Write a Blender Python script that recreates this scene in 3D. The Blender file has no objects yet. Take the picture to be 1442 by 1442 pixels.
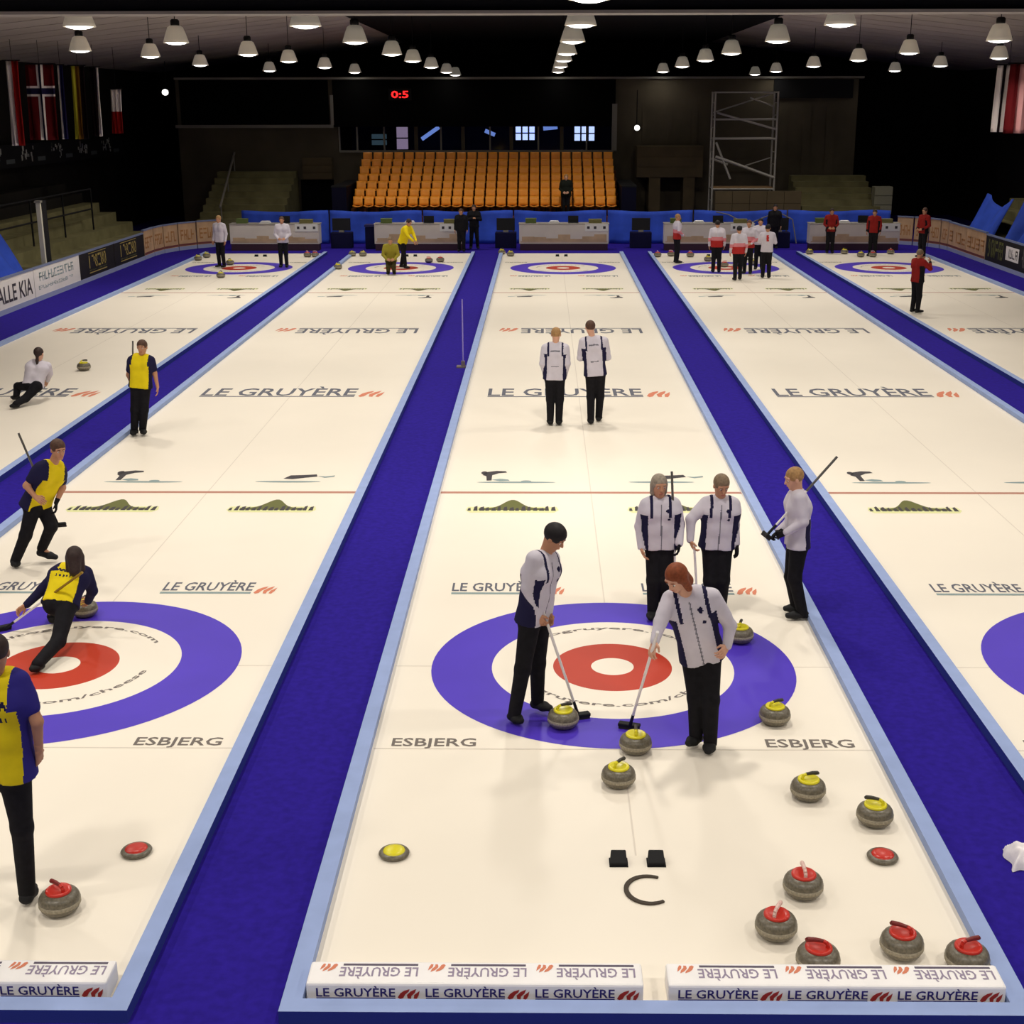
import bpy, bmesh, math, random
import numpy as np
from mathutils import Vector, Matrix

random.seed(7)
rng = np.random.default_rng(7)
scene = bpy.context.scene
COL = scene.collection

# ------------------------------------------------------------------ camera
F_PX, PITCH, YAW, ROLL = 1907.13, .2928, -.0120, -.0019
CAM = np.array([-.7134, -12.6821, 5.4564])
SHIFT_PX = 20.57
FW = np.array([math.sin(YAW)*math.cos(PITCH), math.cos(YAW)*math.cos(PITCH), -math.sin(PITCH)])
_r = np.array([math.cos(YAW), -math.sin(YAW), 0.])
_u = np.cross(_r, FW)
RT = math.cos(ROLL)*_r + math.sin(ROLL)*_u
UP = -math.sin(ROLL)*_r + math.cos(ROLL)*_u
cd = bpy.data.cameras.new('camera')
cam = bpy.data.objects.new('camera', cd)
COL.objects.link(cam)
cd.sensor_width = 36.0
cd.sensor_fit = 'HORIZONTAL'
cd.lens = 36.0*F_PX/1442.0
cd.shift_x = -SHIFT_PX/1442.0
cd.clip_end = 300
cam.matrix_world = Matrix(((RT[0], UP[0], -FW[0], CAM[0]), (RT[1], UP[1], -FW[1], CAM[1]),
                           (RT[2], UP[2], -FW[2], CAM[2]), (0, 0, 0, 1)))
scene.camera = cam
vs = scene.view_settings
vs.view_transform = 'Standard'
vs.look = 'None'
vs.gamma = 1
vs.use_curve_mapping = False
vs.exposure = 0.0

def ray(x, y):
    return FW + RT*(x-721-SHIFT_PX)/F_PX - UP*(y-721)/F_PX
def G(x, y, h=0.):                      # photo pixel -> point at height h
    d = ray(x, y); return CAM + (h-CAM[2])/d[2]*d
def AY(x, y, Y):                        # photo pixel -> point at distance Y down the hall
    d = ray(x, y); return CAM + (Y-CAM[1])/d[1]*d
def AX(x, y, X):                        # photo pixel -> point on a side plane
    d = ray(x, y); return CAM + (X-CAM[0])/d[0]*d

# ------------------------------------------------------------------ world and lamps' light
w = bpy.data.worlds.new('world'); scene.world = w; w.use_nodes = True
w.node_tree.nodes['Background'].inputs[0].default_value = (.55, .6, .7, 1)
w.node_tree.nodes['Background'].inputs[1].default_value = .012

LAMP_COLS = (-13.2, -8.9, -4.9, -.05, 4.5, 9.4, 14.0)
LAMP_ROWS = (12.6, 19.2, 26.9, 33.2, 40.7, 49.2)      # rows of pendants in the picture
LAMP_ROWS_BEHIND = (-14.0, -7.6, -.9, 5.8)            # the same grid carries on over the camera
LAMP_Z = 6.77
LAMP_W = 102.0
def lamp_light(x, y, z, power=LAMP_W):
    ld = bpy.data.lights.new('lamp_light', 'AREA')
    ld.shape = 'DISK'; ld.spread = math.radians(150); ld.size = .46; ld.energy = power; ld.color = (1.0, .935, .84)
    lo = bpy.data.objects.new('lamp_light', ld); COL.objects.link(lo); lo.location = (x, y, z)
    return lo
for yy in LAMP_ROWS_BEHIND:
    for xx in LAMP_COLS:
        lamp_light(xx, yy, LAMP_Z-.02)

# ------------------------------------------------------------------ materials
def lin(c):
    return tuple(((v/255)/12.92 if v/255 <= .04045 else ((v/255+.055)/1.055)**2.4) for v in c)
MATS = {}
def M(name, col, rough=.6, spec=.3, noise=None, metal=0., emit=0., bump=0.):
    if name in MATS: return MATS[name]
    m = bpy.data.materials.new(name); m.use_nodes = True
    nt = m.node_tree; b = nt.nodes['Principled BSDF']
    c = lin(col)
    b.inputs['Base Color'].default_value = (*c, 1)
    b.inputs['Roughness'].default_value = rough
    b.inputs['Specular IOR Level'].default_value = spec
    b.inputs['Metallic'].default_value = metal
    if emit:
        b.inputs['Emission Color'].default_value = (*c, 1)
        b.inputs['Emission Strength'].default_value = emit
    if noise:
        sc, amt = noise
        tc = nt.nodes.new('ShaderNodeTexCoord'); nz = nt.nodes.new('ShaderNodeTexNoise')
        nz.inputs['Scale'].default_value = sc; nz.inputs['Detail'].default_value = 5
        rp = nt.nodes.new('ShaderNodeValToRGB')
        rp.color_ramp.elements[0].position = .3; rp.color_ramp.elements[1].position = .7
        rp.color_ramp.elements[0].color = (*[v*(1-amt) for v in c], 1)
        rp.color_ramp.elements[1].color = (*[min(1, v*(1+amt)) for v in c], 1)
        nt.links.new(tc.outputs['Object'], nz.inputs['Vector'])
        nt.links.new(nz.outputs['Fac'], rp.inputs['Fac'])
        nt.links.new(rp.outputs['Color'], b.inputs['Base Color'])
        if bump:
            bp = nt.nodes.new('ShaderNodeBump'); bp.inputs['Strength'].default_value = bump
            nt.links.new(nz.outputs['Fac'], bp.inputs['Height'])
            nt.links.new(bp.outputs['Normal'], b.inputs['Normal'])
    MATS[name] = m
    return m
ICE = M('ice', (244, 235, 219), .42, .25, (.35, .025))
CARPET = M('blue_carpet', (41, 26, 136), .95, .1, (14, .14))
BUMPER = M('pale_blue_foam', (150, 168, 212), .7, .2, (5, .05))
BUMPER_SIDE = M('blue_foam_side', (44, 56, 138), .75, .2)
RING_BLUE = M('ring_violet_blue', (80, 56, 192), .45, .25, (1.2, .06))
RING_RED = M('ring_red', (188, 58, 36), .45, .25, (1.2, .06))
LINE_RED = M('hog_line_red', (184, 132, 114), .5, .2)
LINE_GREY = M('ice_line_grey', (222, 212, 198), .5, .2)
INK = M('dark_ink', (66, 62, 66), .6, .2)
INK2 = M('slate_ink', (98, 100, 112), .6, .2)
TEAL = M('teal_ink', (140, 158, 158), .6, .2)
INK_RED = M('red_ink', (214, 130, 100), .6, .2)
OLIVE = M('olive_ink', (104, 106, 58), .6, .2)
LIME = M('pale_lime_ink', (226, 226, 168), .6, .2)
FOAM = M('white_foam', (246, 243, 242), .6, .3, (6, .03))
NAVY_PRINT = M('navy_print', (52, 46, 120), .6, .2)
RED_PRINT = M('red_print', (168, 52, 52), .6, .2)
PALE_PRINT = M('pale_print', (150, 138, 160), .6, .2)
GRANITE = M('granite', (104, 97, 82), .36, .5, (55, .35))
GRANITE_BAND = M('granite_band', (154, 146, 128), .75, .2, (70, .25))
YEL_CAP = M('yellow_plastic', (226, 214, 34), .3, .5)
RED_CAP = M('red_plastic', (198, 44, 30), .3, .5)
YEL_DARK = M('dark_handle_grip', (58, 54, 44), .4, .4)
PALE_HANDLE = M('pale_pink_handle', (226, 190, 180), .35, .5)
BLACK = M('black_rubber', (22, 22, 24), .7, .3)
DARK = M('dark_paint', (20, 20, 22), .8, .2)
CLOTH_BLACK = M('black_cloth', (24, 23, 27), .85, .15, (20, .25))
CLOTH_WHITE = M('white_cloth', (206, 200, 210), .85, .15, (9, .05))
CLOTH_NAVY = M('navy_cloth', (32, 30, 62), .85, .15)
CLOTH_BLUE = M('royal_cloth', (50, 44, 126), .85, .15)
CLOTH_YELLOW = M('yellow_cloth', (232, 208, 22), .8, .2, (9, .06))
CLOTH_RED = M('red_cloth', (176, 46, 44), .85, .15, (9, .1))
CLOTH_DKRED = M('dark_red_cloth', (140, 34, 30), .85, .15, (9, .1))
CLOTH_PINK = M('pink_cloth', (214, 132, 140), .85, .15)
CLOTH_GREY = M('grey_cloth', (120, 118, 128), .85, .15)
SKIN = M('skin', (214, 164, 136), .55, .3)
SKIN2 = M('skin_tan', (190, 138, 106), .55, .3)
LIPS = M('lips', (178, 96, 84), .5, .3)
EYE_W = M('eye_white', (236, 232, 226), .3, .5)
EYE_D = M('eye_dark', (44, 32, 28), .3, .5)
HAIR = {k: M('hair_'+k, c, .6, .3, (40, .25)) for k, c in dict(black=(26, 22, 24), brown=(84, 58, 44), auburn=(132, 66, 34), grey=(150, 138, 122), ash=(128, 108, 86), dark=(52, 38, 34), fair=(166, 128, 82)).items()}
WHITE_SHAFT = M('white_shaft', (236, 232, 230), .4, .4)
GREY_SHAFT = M('grey_shaft', (92, 90, 86), .4, .4)

# ------------------------------------------------------------------ mesh helpers
class MB:
    def __init__(s): s.v = []; s.f = []; s.m = []; s.sm = []
    def add(s, vs_, fs, mi=0, smooth=False):
        o = len(s.v); s.v += [tuple(map(float, q)) for q in vs_]
        s.f += [tuple(i+o for i in q) for q in fs]; s.m += [mi]*len(fs); s.sm += [smooth]*len(fs)
    def box(s, lo, hi, mi=0, R=None, at=(0, 0, 0)):
        c = [(x, y, z) for x in (lo[0], hi[0]) for y in (lo[1], hi[1]) for z in (lo[2], hi[2])]
        if R is not None: c = [tuple(R @ Vector(q) + Vector(at)) for q in c]
        elif at != (0, 0, 0): c = [(q[0]+at[0], q[1]+at[1], q[2]+at[2]) for q in c]
        s.add(c, [(0, 1, 3, 2), (4, 6, 7, 5), (0, 4, 5, 1), (2, 3, 7, 6), (0, 2, 6, 4), (1, 5, 7, 3)], mi)
    def tube(s, a, b, ra, rb=None, n=10, mi=0, cap=True):
        rb = ra if rb is None else rb
        a, b = Vector(a), Vector(b); d = (b-a).normalized()
        t = Vector((0, 0, 1)) if abs(d.z) < .9 else Vector((1, 0, 0))
        e = d.cross(t).normalized(); g = d.cross(e)
        vv = []
        for i in range(n):
            q = 2*math.pi*i/n; o = math.cos(q)*e+math.sin(q)*g
            vv.append(a+o*ra); vv.append(b+o*rb)
        fs = [(2*i, 2*i+1, (2*i+3) % (2*n), (2*i+2) % (2*n)) for i in range(n)]
        s.add(vv, fs, mi, True)
        if cap:
            s.add(vv[0::2], [tuple(range(n))], mi); s.add(vv[1::2], [tuple(range(n))[::-1]], mi)
    def path(s, pts, r, n=8, mi=0):
        for i in range(len(pts)-1):
            s.tube(pts[i], pts[i+1], r if np.isscalar(r) else r[i], r if np.isscalar(r) else r[i+1], n, mi)
    def lathe(s, prof, n=28, mi=0, smooth=True):
        vv = []
        for r, z in prof:
            for i in range(n):
                q = 2*math.pi*i/n; vv.append((r*math.cos(q), r*math.sin(q), z))
        fs = []
        for j in range(len(prof)-1):
            for i in range(n):
                k = (i+1) % n
                fs.append((j*n+i, j*n+k, (j+1)*n+k, (j+1)*n+i))
        s.add(vv, fs, mi, smooth)
    def ring(s, r0, r1, z, n=96, mi=0):
        vv = []; fs = []
        for i in range(n):
            q = 2*math.pi*i/n; c, t = math.cos(q), math.sin(q)
            vv += [(r0*c, r0*t, z), (r1*c, r1*t, z)]
        for i in range(n):
            k = (i+1) % n
            fs.append((2*i, 2*i+1, 2*k+1, 2*k))
        s.add(vv, fs, mi)
    def poly(s, pts, mi=0):
        s.add(pts, [tuple(range(len(pts)))], mi)
    def ell(s, cx, cy, rx, ry, z, mi=0, n=16, rot=0):
        c, t = math.cos(rot), math.sin(rot)
        s.poly([(cx+rx*math.cos(q)*c-ry*math.sin(q)*t, cy+rx*math.cos(q)*t+ry*math.sin(q)*c, z) for q in (2*math.pi*i/n for i in range(n))], mi)
    def mesh(s, name, mats):
        me = bpy.data.meshes.new(name); me.from_pydata(s.v, [], s.f)
        for m in (mats if isinstance(mats, (list, tuple)) else [mats]): me.materials.append(m)
        me.polygons.foreach_set('material_index', s.m); me.polygons.foreach_set('use_smooth', s.sm)
        me.update(); return me
    def build(s, name, mats, parent=None, loc=None, bevel=0.):
        return obj(name, s.mesh(name, mats), parent, loc, bevel)
def obj(name, me, parent=None, loc=None, bevel=0.):
    o = bpy.data.objects.new(name, me); COL.objects.link(o)
    if parent is not None: o.parent = parent
    if loc is not None: o.location = loc
    if bevel:
        b = o.modifiers.new('bevel', 'BEVEL'); b.width = bevel; b.segments = 2; b.limit_method = 'ANGLE'
    return o
def tag(o, label=None, cat=None, group=None, kind=None):
    if label: o['label'] = label
    if cat: o['category'] = cat
    if group: o['group'] = group
    if kind: o['kind'] = kind
    return o
def thing(name, label, cat, loc=(0, 0, 0), group=None, rz=0.):
    o = bpy.data.objects.new(name, None); COL.objects.link(o)
    o.location = tuple(map(float, loc)); o.rotation_euler = (0, 0, rz); o.empty_display_size = .1
    return tag(o, label, cat, group)
def copy_tree(o, parent=None):
    c = o.copy(); COL.objects.link(c); c.parent = parent
    for ch in list(o.children): copy_tree(ch, c)
    return c
_TXT = {}
def text_mesh_raw(s):
    if s not in _TXT:
        cu = bpy.data.curves.new('txt', 'FONT'); cu.body = s; cu.resolution_u = 2; cu.offset = .014
        o = bpy.data.objects.new('txt', cu); COL.objects.link(o)
        bpy.context.view_layer.update()
        me = bpy.data.meshes.new_from_object(o.evaluated_get(bpy.context.evaluated_depsgraph_get()))
        v = np.array([q.co[:] for q in me.vertices]); f = [tuple(p.vertices) for p in me.polygons]
        bpy.data.objects.remove(o); bpy.data.curves.remove(cu); bpy.data.meshes.remove(me)
        v[:, :2] -= v[:, :2].min(0); v[:, 0] /= v[:, 0].max(); v[:, 1] /= v[:, 1].max()
        _TXT[s] = (v, f)
    return _TXT[s]
def text_on(mb, s, fn, mi=0):                 # fn maps unit (u, v) of the text box to a point
    v, f = text_mesh_raw(s)
    mb.add([fn(a, b) for a, b in v[:, :2]], f, mi)
# ------------------------------------------------------------------ hall shell
def struct(name, mb, mats, parent=None, bevel=0.):
    o = mb.build(name, mats, parent, None, bevel)
    if parent is None: o['kind'] = 'structure'
    return o
S = 5.631                                        # distance between sheet centre lines
CONC = M('stand_concrete', (118, 113, 80), .9, .1, (1.4, .22))
WALLD = M('dark_wall', (34, 32, 29), .9, .1, (.5, .25))
WALLB = M('brown_wall', (84, 77, 64), .9, .1, (.6, .2))
CEIL_L = M('pale_ceiling', (160, 150, 142), .8, .15, (.3, .15))
CEIL_D = M('black_ceiling', (16, 16, 16), .9, .1)
STEEL = M('dull_steel', (128, 124, 116), .6, .3)
mb = MB(); mb.box((-24, -22, -.12), (24, 60, -.02)); struct('floor', mb, CARPET)
mb = MB(); mb.box((-24.2, -22, -.02), (-20, 60, 9)); struct('wall_left', mb, WALLD)
mb = MB(); mb.box((20, -22, -.02), (24.2, 60, 9)); struct('wall_right', mb, WALLD)
mb = MB(); mb.box((-20, 58, -.02), (20, 58.4, 9)); struct('wall_back', mb, WALLD)
mb = MB(); mb.box((-20, -22.4, -.02), (20, -22, 9)); struct('wall_front', mb, WALLD)
# ceiling: raised black middle, pale ribbed slopes at both sides
mb = MB(); mb.box((-7.4, -22, 8.3), (7.4, 58, 8.5))
ce = struct('ceiling', mb, CEIL_D)
for sg in (-1, 1):
    nrib = 44; y0, y1 = -22., 58.
    for i in range(nrib):
        a = y0+(y1-y0)*i/nrib; b = y0+(y1-y0)*(i+1)/nrib
        q = MB()
        xa, xb, za, zb = sg*7.4, sg*20.2, 8.35, 6.95
        g = .06
        vv = [(xa, a+g, za), (xa, b-g, za), (xb, b-g, zb), (xb, a+g, zb), (xa, a+g, za+.12), (xa, b-g, za+.12), (xb, b-g, zb+.12), (xb, a+g, zb+.12)]
        q.add(vv, [(0, 1, 2, 3), (7, 6, 5, 4), (0, 4, 5, 1), (2, 6, 7, 3), (1, 5, 6, 2), (0, 3, 7, 4)])
        q.build('ceiling_panel', CEIL_L, ce)
    q = MB(); q.add([(sg*7.4, y0, 8.5), (sg*7.4, y1, 8.5), (sg*20.4, y1, 7.1), (sg*20.4, y0, 7.1)], [(0, 1, 2, 3)])
    q.build('ceiling_backing', CEIL_D, ce)
# the deep beam overhead, its lit bottom edge put into a paler flange colour
mb = MB(); mb.box((-20, 9.0, 6.80), (20, 9.35, 8.6)); bm_ = struct('beam_roof', mb, DARK)
mb = MB(); mb.box((-20, 8.92, 6.755), (20, 9.43, 6.80)); mb.build('flange', M('flange_lit_grey', (150, 144, 138), .7, .2), bm_)
for z in (7.0, 7.25, 7.6):
    q = MB(); q.tube((-20, 8.9, z), (20, 8.9, z), .025, None, 6); q.build('conduit', DARK, bm_)

# ------------------------------------------------------------------ ice sheets with their markings
Y0, Y1 = -5.43, 39.55
MID = 34.75
def place(mb, s, x0, x1, y0, y1, z, mi):
    text_on(mb, s, lambda a, b: (x0+(x1-x0)*a, y0+(y1-y0)*b, z), mi)
def emblem(mb, x0, x1, y0, y1, z, mi):
    w_, h_ = x1-x0, y1-y0
    P_ = lambda u, v: (x0+u*w_, y0+v*h_, z)
    mb.poly([P_(0, .15), P_(.12, .55), P_(.3, .8), P_(.55, .95), P_(.5, .7), P_(.35, .45), P_(.25, .1), P_(.1, .0)], mi)
    mb.poly([P_(.45, .05), P_(.42, .4), P_(.6, .75), P_(.85, .98), P_(.78, .6), P_(.62, .3), P_(.6, .02)], mi)
    mb.poly([P_(.72, .05), P_(.75, .4), P_(1, .8), P_(.95, .35), P_(.85, 0)], mi)
zt = .0022
meshes = []
q = MB()                                        # big lettering in the middle of the sheet
place(q, 'LE GRUYÈRE', -1.78, 1.25, 13.25, 14.15, zt, 0)
q.box((-1.78, 13.16, .001), (1.25, 13.22, zt), 0)
BIG = q.mesh('big_lettering', [INK2])
q = MB(); emblem(q, 1.32, 1.80, 13.15, 13.75, zt, 0); BIGE = q.mesh('big_emblem', [INK_RED])
q = MB()
for a, b in ((-1.77, -.72), (.46, 1.52)):
    place(q, 'LE GRUYÈRE', a, b, 2.2, 2.56, zt, 0); q.box((a, 2.1, .001), (b, 2.16, zt), 1)
SMALL = q.mesh('small_lettering', [INK2, TEAL])
q = MB()
for a, b in ((-.69, -.45), (1.55, 1.8)): emblem(q, a, b, 2.1, 2.36, zt, 0)
SMALLE = q.mesh('small_emblem', [INK_RED])
q = MB()                                        # hill emblem with a row of illegible letters
for a, b in ((-1.79, -.48), (.48, 1.74)):
    L_ = b-a; n = 24
    q.poly([(a+L_*.05, 5.38, .0012), (b-L_*.05, 5.38, .0012), (b, 5.5, .0012), (b-.03, 5.66, .0012), (a+.03, 5.66, .0012), (a, 5.5, .0012)], 2)
    q.poly([(a+L_*u, 5.6+.42*math.exp(-((u-.5)/.13)**2), .0017) for u in np.linspace(.86, .14, n)] + [(a+L_*.14, 5.5, .0017), (a+L_*.86, 5.5, .0017)], 1)
    for i in range(15):
        x = a+L_*(.02+.96*i/15); ww = L_*.055*(.7+.4*((i*7) % 5)/5); hh = .24*(.6+.4*((i*3) % 4)/3)
        q.poly([(x, 5.47, zt), (x+ww, 5.47, zt), (x+ww*.8, 5.47+hh, zt), (x+ww*.15, 5.47+hh*.8, zt)], 0)
HILL = q.mesh('hill_emblem', [INK, OLIVE, LIME])
q = MB()                                        # delivering-curler pictograms
def picto(fx):
    q.ell(fx(.5), 6.96, .6, .045, .0012, 1)
    q.ell(fx(.62), 7.02, .08, .05, .0016, 1)
    q.poly([(fx(u), y, zt) for u, y in ((.08, 7.38), (.13, 7.55), (.25, 7.62), (.36, 7.60), (.38, 7.52), (.28, 7.48), (.2, 7.36), (.2, 7.06), (.14, 7.05), (.13, 7.3))], 0)
    q.ell(fx(.1), 7.5, .05, .09, zt, 0)
    q.poly([(fx(u), y, zt) for u, y in ((.2, 7.1), (.3, 7.16), (.4, 7.12), (.42, 7.04), (.3, 7.02))], 1)
picto(lambda u: -1.73+1.25*u)
q.ell(1.08, 6.98, .5, .05, .0012, 1)
q.poly([(x, y, zt) for x, y in ((.98, 7.15), (1.06, 7.34), (1.25, 7.36), (1.45, 7.40), (1.48, 7.27), (1.3, 7.2), (1.12, 7.12))], 0)
q.poly([(x, y, zt) for x, y in ((1.48, 7.3), (1.6, 7.28), (1.74, 7.34), (1.74, 7.26), (1.6, 7.2))], 1)
PICT = q.mesh('curler_pictogram', [INK, TEAL])
q = MB()
for a, b in ((-2.05, -1.30), (1.28, 2.06)): place(q, 'ESBJERG', a, b, -1.84, -1.63, zt, 0)
TOWN = q.mesh('town_lettering', [M('esbjerg_ink', (116, 108, 102), .6, .2)])
q = MB()                                        # lettering that runs round the white ring
for s_, r_, sg, span in (('gruyere.com/cheese', .98, -1, 2.35), ('altogruyere.com', 1.04, 1, 1.9)):
    if sg < 0: fn = lambda a, b: ((r_-.10*b)*math.cos(-math.pi/2+(a-.5)*span+.25), (r_-.10*b)*math.sin(-math.pi/2+(a-.5)*span+.25), zt+.0012)
    else: fn = lambda a, b: ((r_-.05+.09*b)*math.cos(math.pi/2-(a-.5)*span), (r_-.05+.09*b)*math.sin(math.pi/2-(a-.5)*span), zt+.0012)
    text_on(q, s_, fn, 0)
RTXT = q.mesh('ring_lettering', [M('ring_ink', (120, 112, 108), .6, .2)])
def ringmesh(n, r0, r1, m, z):
    q = MB(); q.ring(max(r0, .001), r1, z); return q.mesh(n, [m])
R12 = ringmesh('ring12', 1.22, 1.83, RING_BLUE, .0014)
R8 = ringmesh('ring8', .60, 1.22, ICE, .0014)
R4 = ringmesh('ring4', .215, .60, RING_RED, .0016)
RB = ringmesh('ringb', 0, .215, ICE, .0016)
q = MB(); q.box((-2.2, 6.35, .0004), (2.2, 6.45, .0014)); HOG = q.mesh('hog', [LINE_RED])
q = MB(); q.box((-2.2, -1.845, .0004), (2.2, -1.83, .0022)); q.box((-2.2, -.008, .0004), (-1.83, .008, .0012)); q.box((1.83, -.008, .0004), (2.2, .008, .0012))
TEE = q.mesh('tee', [LINE_GREY])
q = MB(); q.box((-.007, -3.6, .0004), (.007, -1.84, .0012)); q.box((-.007, 1.84, .0004), (.007, MID-1.84, .0012)); q.box((-.007, MID+1.84, .0004), (.007, MID+3.6, .0012))
CL = q.mesh('centre', [LINE_GREY])
q = MB(); q.box((-2.215, Y0, -.02), (2.215, Y1, 0)); ICEM = q.mesh('ice_sheet', [ICE])
for k in range(-2, 3):
    sh = obj('ice_sheet', ICEM, None, (k*S, 0, 0)); sh['kind'] = 'structure'
    obj('centre_line', CL, sh)
    for flip in (0, 1):
        for n, me in (('lettering', BIG), ('emblem', BIGE), ('lettering', SMALL), ('emblem', SMALLE), ('emblem', HILL), ('pictogram', PICT), ('lettering', TOWN), ('ring_lettering', RTXT),
                      ('house_ring', R12), ('house_ring', R8), ('house_ring', R4), ('button', RB), ('hog_line', HOG), ('tee_line', TEE)):
            if k in (-2, 2) and not flip and n in ('house_ring', 'button', 'ring_lettering', 'tee_line'): pass
            o = obj(n, me, sh)
            if flip: o.rotation_euler = (0, 0, math.pi); o.location = (0, MID, 0)
# foam bumpers round every sheet (top pale, outer faces deeper blue)
nt_ = 0
def bumper(lo, hi):
    global nt_
    nt_ += 1
    q = MB(); q.box(lo, hi)
    for i in range(len(q.f)): q.m[i] = 0
    o = q.build('trim_%d' % nt_, [BUMPER, BUMPER_SIDE]); o['kind'] = 'structure'
    me = o.data
    for p in me.polygons:
        if abs(p.normal.z) < .5: p.material_index = 1
    return o
for k in range(-2, 3):
    for sg in (-1, 1):
        xs = sorted((k*S+sg*2.215, k*S+sg*2.345))
        b = bumper((xs[0], -5.56, -.02), (xs[1], Y1, .075))
        for p in b.data.polygons:                  # inner face stays pale
            if p.normal.x*sg < -.5: p.material_index = 0
    bumper((k*S-2.215, -5.56, -.02), (k*S+2.215, -5.43, .075))
# ------------------------------------------------------------------ figures: smooth implicit surfaces, meshed with surface nets
def nrm(v):
    v = np.asarray(v, float); return v/max(1e-9, np.linalg.norm(v))
class Field:
    def __init__(s, prims, h):
        lo = np.full(3, 1e9); hi = -lo
        for p in prims:
            if p[0] == 'sub': continue
            a, b = s.bounds(p); lo = np.minimum(lo, a); hi = np.maximum(hi, b)
        lo -= 3*h; hi += 3*h
        s.h = h; s.lo = lo; s.n = np.ceil((hi-lo)/h).astype(int)+1
        s.ax = [lo[i]+h*np.arange(s.n[i]) for i in range(3)]
        s.F = np.full(s.n, .5, np.float32)
        for p in prims: s.put(p)
    @staticmethod
    def bounds(p):
        if p[0] == 'cap':
            _, a, b, ra, rb, k = p; r = max(ra, rb); return np.minimum(a, b)-r, np.maximum(a, b)+r
        _, c, Rm, rad, k = p; r = max(rad); return np.asarray(c)-r, np.asarray(c)+r
    def put(s, p):
        a, b = s.bounds(p); k = p[-1]; mg = k+2.5*s.h
        i0 = np.maximum(0, np.floor((a-mg-s.lo)/s.h).astype(int)); i1 = np.minimum(s.n, np.ceil((b+mg-s.lo)/s.h).astype(int)+1)
        if (i1 <= i0).any(): return
        sl = tuple(slice(i0[i], i1[i]) for i in range(3))
        X = s.ax[0][sl[0]][:, None, None]; Y = s.ax[1][sl[1]][None, :, None]; Z = s.ax[2][sl[2]][None, None, :]
        if p[0] == 'cap':
            _, A, B, ra, rb, k = p; A = np.asarray(A, float); d = np.asarray(B, float)-A; L2 = max(1e-9, d@d)
            x, y, z = X-A[0], Y-A[1], Z-A[2]
            t = np.clip((x*d[0]+y*d[1]+z*d[2])/L2, 0, 1)
            D = np.sqrt((x-t*d[0])**2+(y-t*d[1])**2+(z-t*d[2])**2)-(ra+t*(rb-ra))
        else:
            _, c, Rm, rad, k = p
            x, y, z = X-c[0], Y-c[1], Z-c[2]
            q = [Rm[i][0]*x+Rm[i][1]*y+Rm[i][2]*z for i in range(3)]
            k0 = np.sqrt(sum((q[i]/rad[i])**2 for i in range(3))); k1 = np.sqrt(sum((q[i]/rad[i]**2)**2 for i in range(3)))
            D = k0*(k0-1)/np.maximum(k1, 1e-6)
        f = s.F[sl]
        if p[0] == 'sub':
            a_ = -D; hh = np.maximum(k-np.abs(f-a_), 0)/k; s.F[sl] = np.maximum(f, a_)+hh*hh*k*.25
        else:
            hh = np.maximum(k-np.abs(f-D), 0)/k; s.F[sl] = np.minimum(f, D)-hh*hh*k*.25
    def cut(s, p, n):                     # remove everything on the side n points to
        D = (s.ax[0][:, None, None]-p[0])*n[0]+(s.ax[1][None, :, None]-p[1])*n[1]+(s.ax[2][None, None, :]-p[2])*n[2]
        s.F = np.maximum(s.F, D)
    def mesh(s):
        F = s.F; ins = F < 0
        nx, ny, nz = F.shape
        acc = np.zeros((nx-1, ny-1, nz-1, 3), np.float32); cnt = np.zeros((nx-1, ny-1, nz-1), np.float32)
        def c(i, j, k): return F[i:nx-1+i, j:ny-1+j, k:nz-1+k]
        cor = [(i, j, k) for i in (0, 1) for j in (0, 1) for k in (0, 1)]
        for A in cor:
            for ax in range(3):
                if A[ax]: continue
                B = list(A); B[ax] = 1
                fa, fb = c(*A), c(*B); m = (fa < 0) != (fb < 0)
                t = np.where(m, fa/np.where(m, fa-fb, 1), 0)
                for d in range(3): acc[..., d] += np.where(m, A[d]+(t if d == ax else 0), 0)
                cnt += m
        act = cnt > 0; idx = np.full(act.shape, -1, np.int64); n = int(act.sum()); idx[act] = np.arange(n)
        ijk = np.argwhere(act)
        V = s.lo+s.h*(ijk+acc[act]/cnt[act][:, None])
        Q = []
        for ax in range(3):
            o = [1, 1, 1]; o[ax] = 0
            a = ins[o[0]:nx-1, o[1]:ny-1, o[2]:nz-1]
            sh_ = [slice(o[i], (nx-1, ny-1, nz-1)[i]) for i in range(3)]
            sh2 = list(sh_); sh2[ax] = slice(1, (nx, ny, nz)[ax])
            b = ins[tuple(sh2)]
            m = np.argwhere(a != b); 
            if len(m) == 0: continue
            flip = a[tuple(m.T)]
            m = m+np.array(o)
            u, w_ = (ax+1) % 3, (ax+2) % 3
            du = np.zeros(3, int); du[u] = 1; dw = np.zeros(3, int); dw[w_] = 1
            g = lambda e: idx[tuple((m+e).T)]
            q = np.stack([g(-du-dw), g(-dw), g(0*du), g(-du)], 1)
            q[~flip] = q[~flip][:, ::-1]
            Q.append(q)
        Q = np.concatenate(Q); Q = Q[(Q >= 0).all(1)]
        return V, Q
def mesh_np(name, V, Q, mats, mi=None):
    me = bpy.data.meshes.new(name); me.vertices.add(len(V)); me.vertices.foreach_set('co', np.asarray(V, np.float32).ravel())
    me.loops.add(len(Q)*4); me.loops.foreach_set('vertex_index', np.asarray(Q, np.int32).ravel())
    me.polygons.add(len(Q)); me.polygons.foreach_set('loop_start', np.arange(len(Q), dtype=np.int32)*4)
    for m in mats: me.materials.append(m)
    me.polygons.foreach_set('use_smooth', np.ones(len(Q), bool))
    if mi is not None: me.polygons.foreach_set('material_index', np.asarray(mi, np.int32))
    me.update(calc_edges=True); return me
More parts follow.
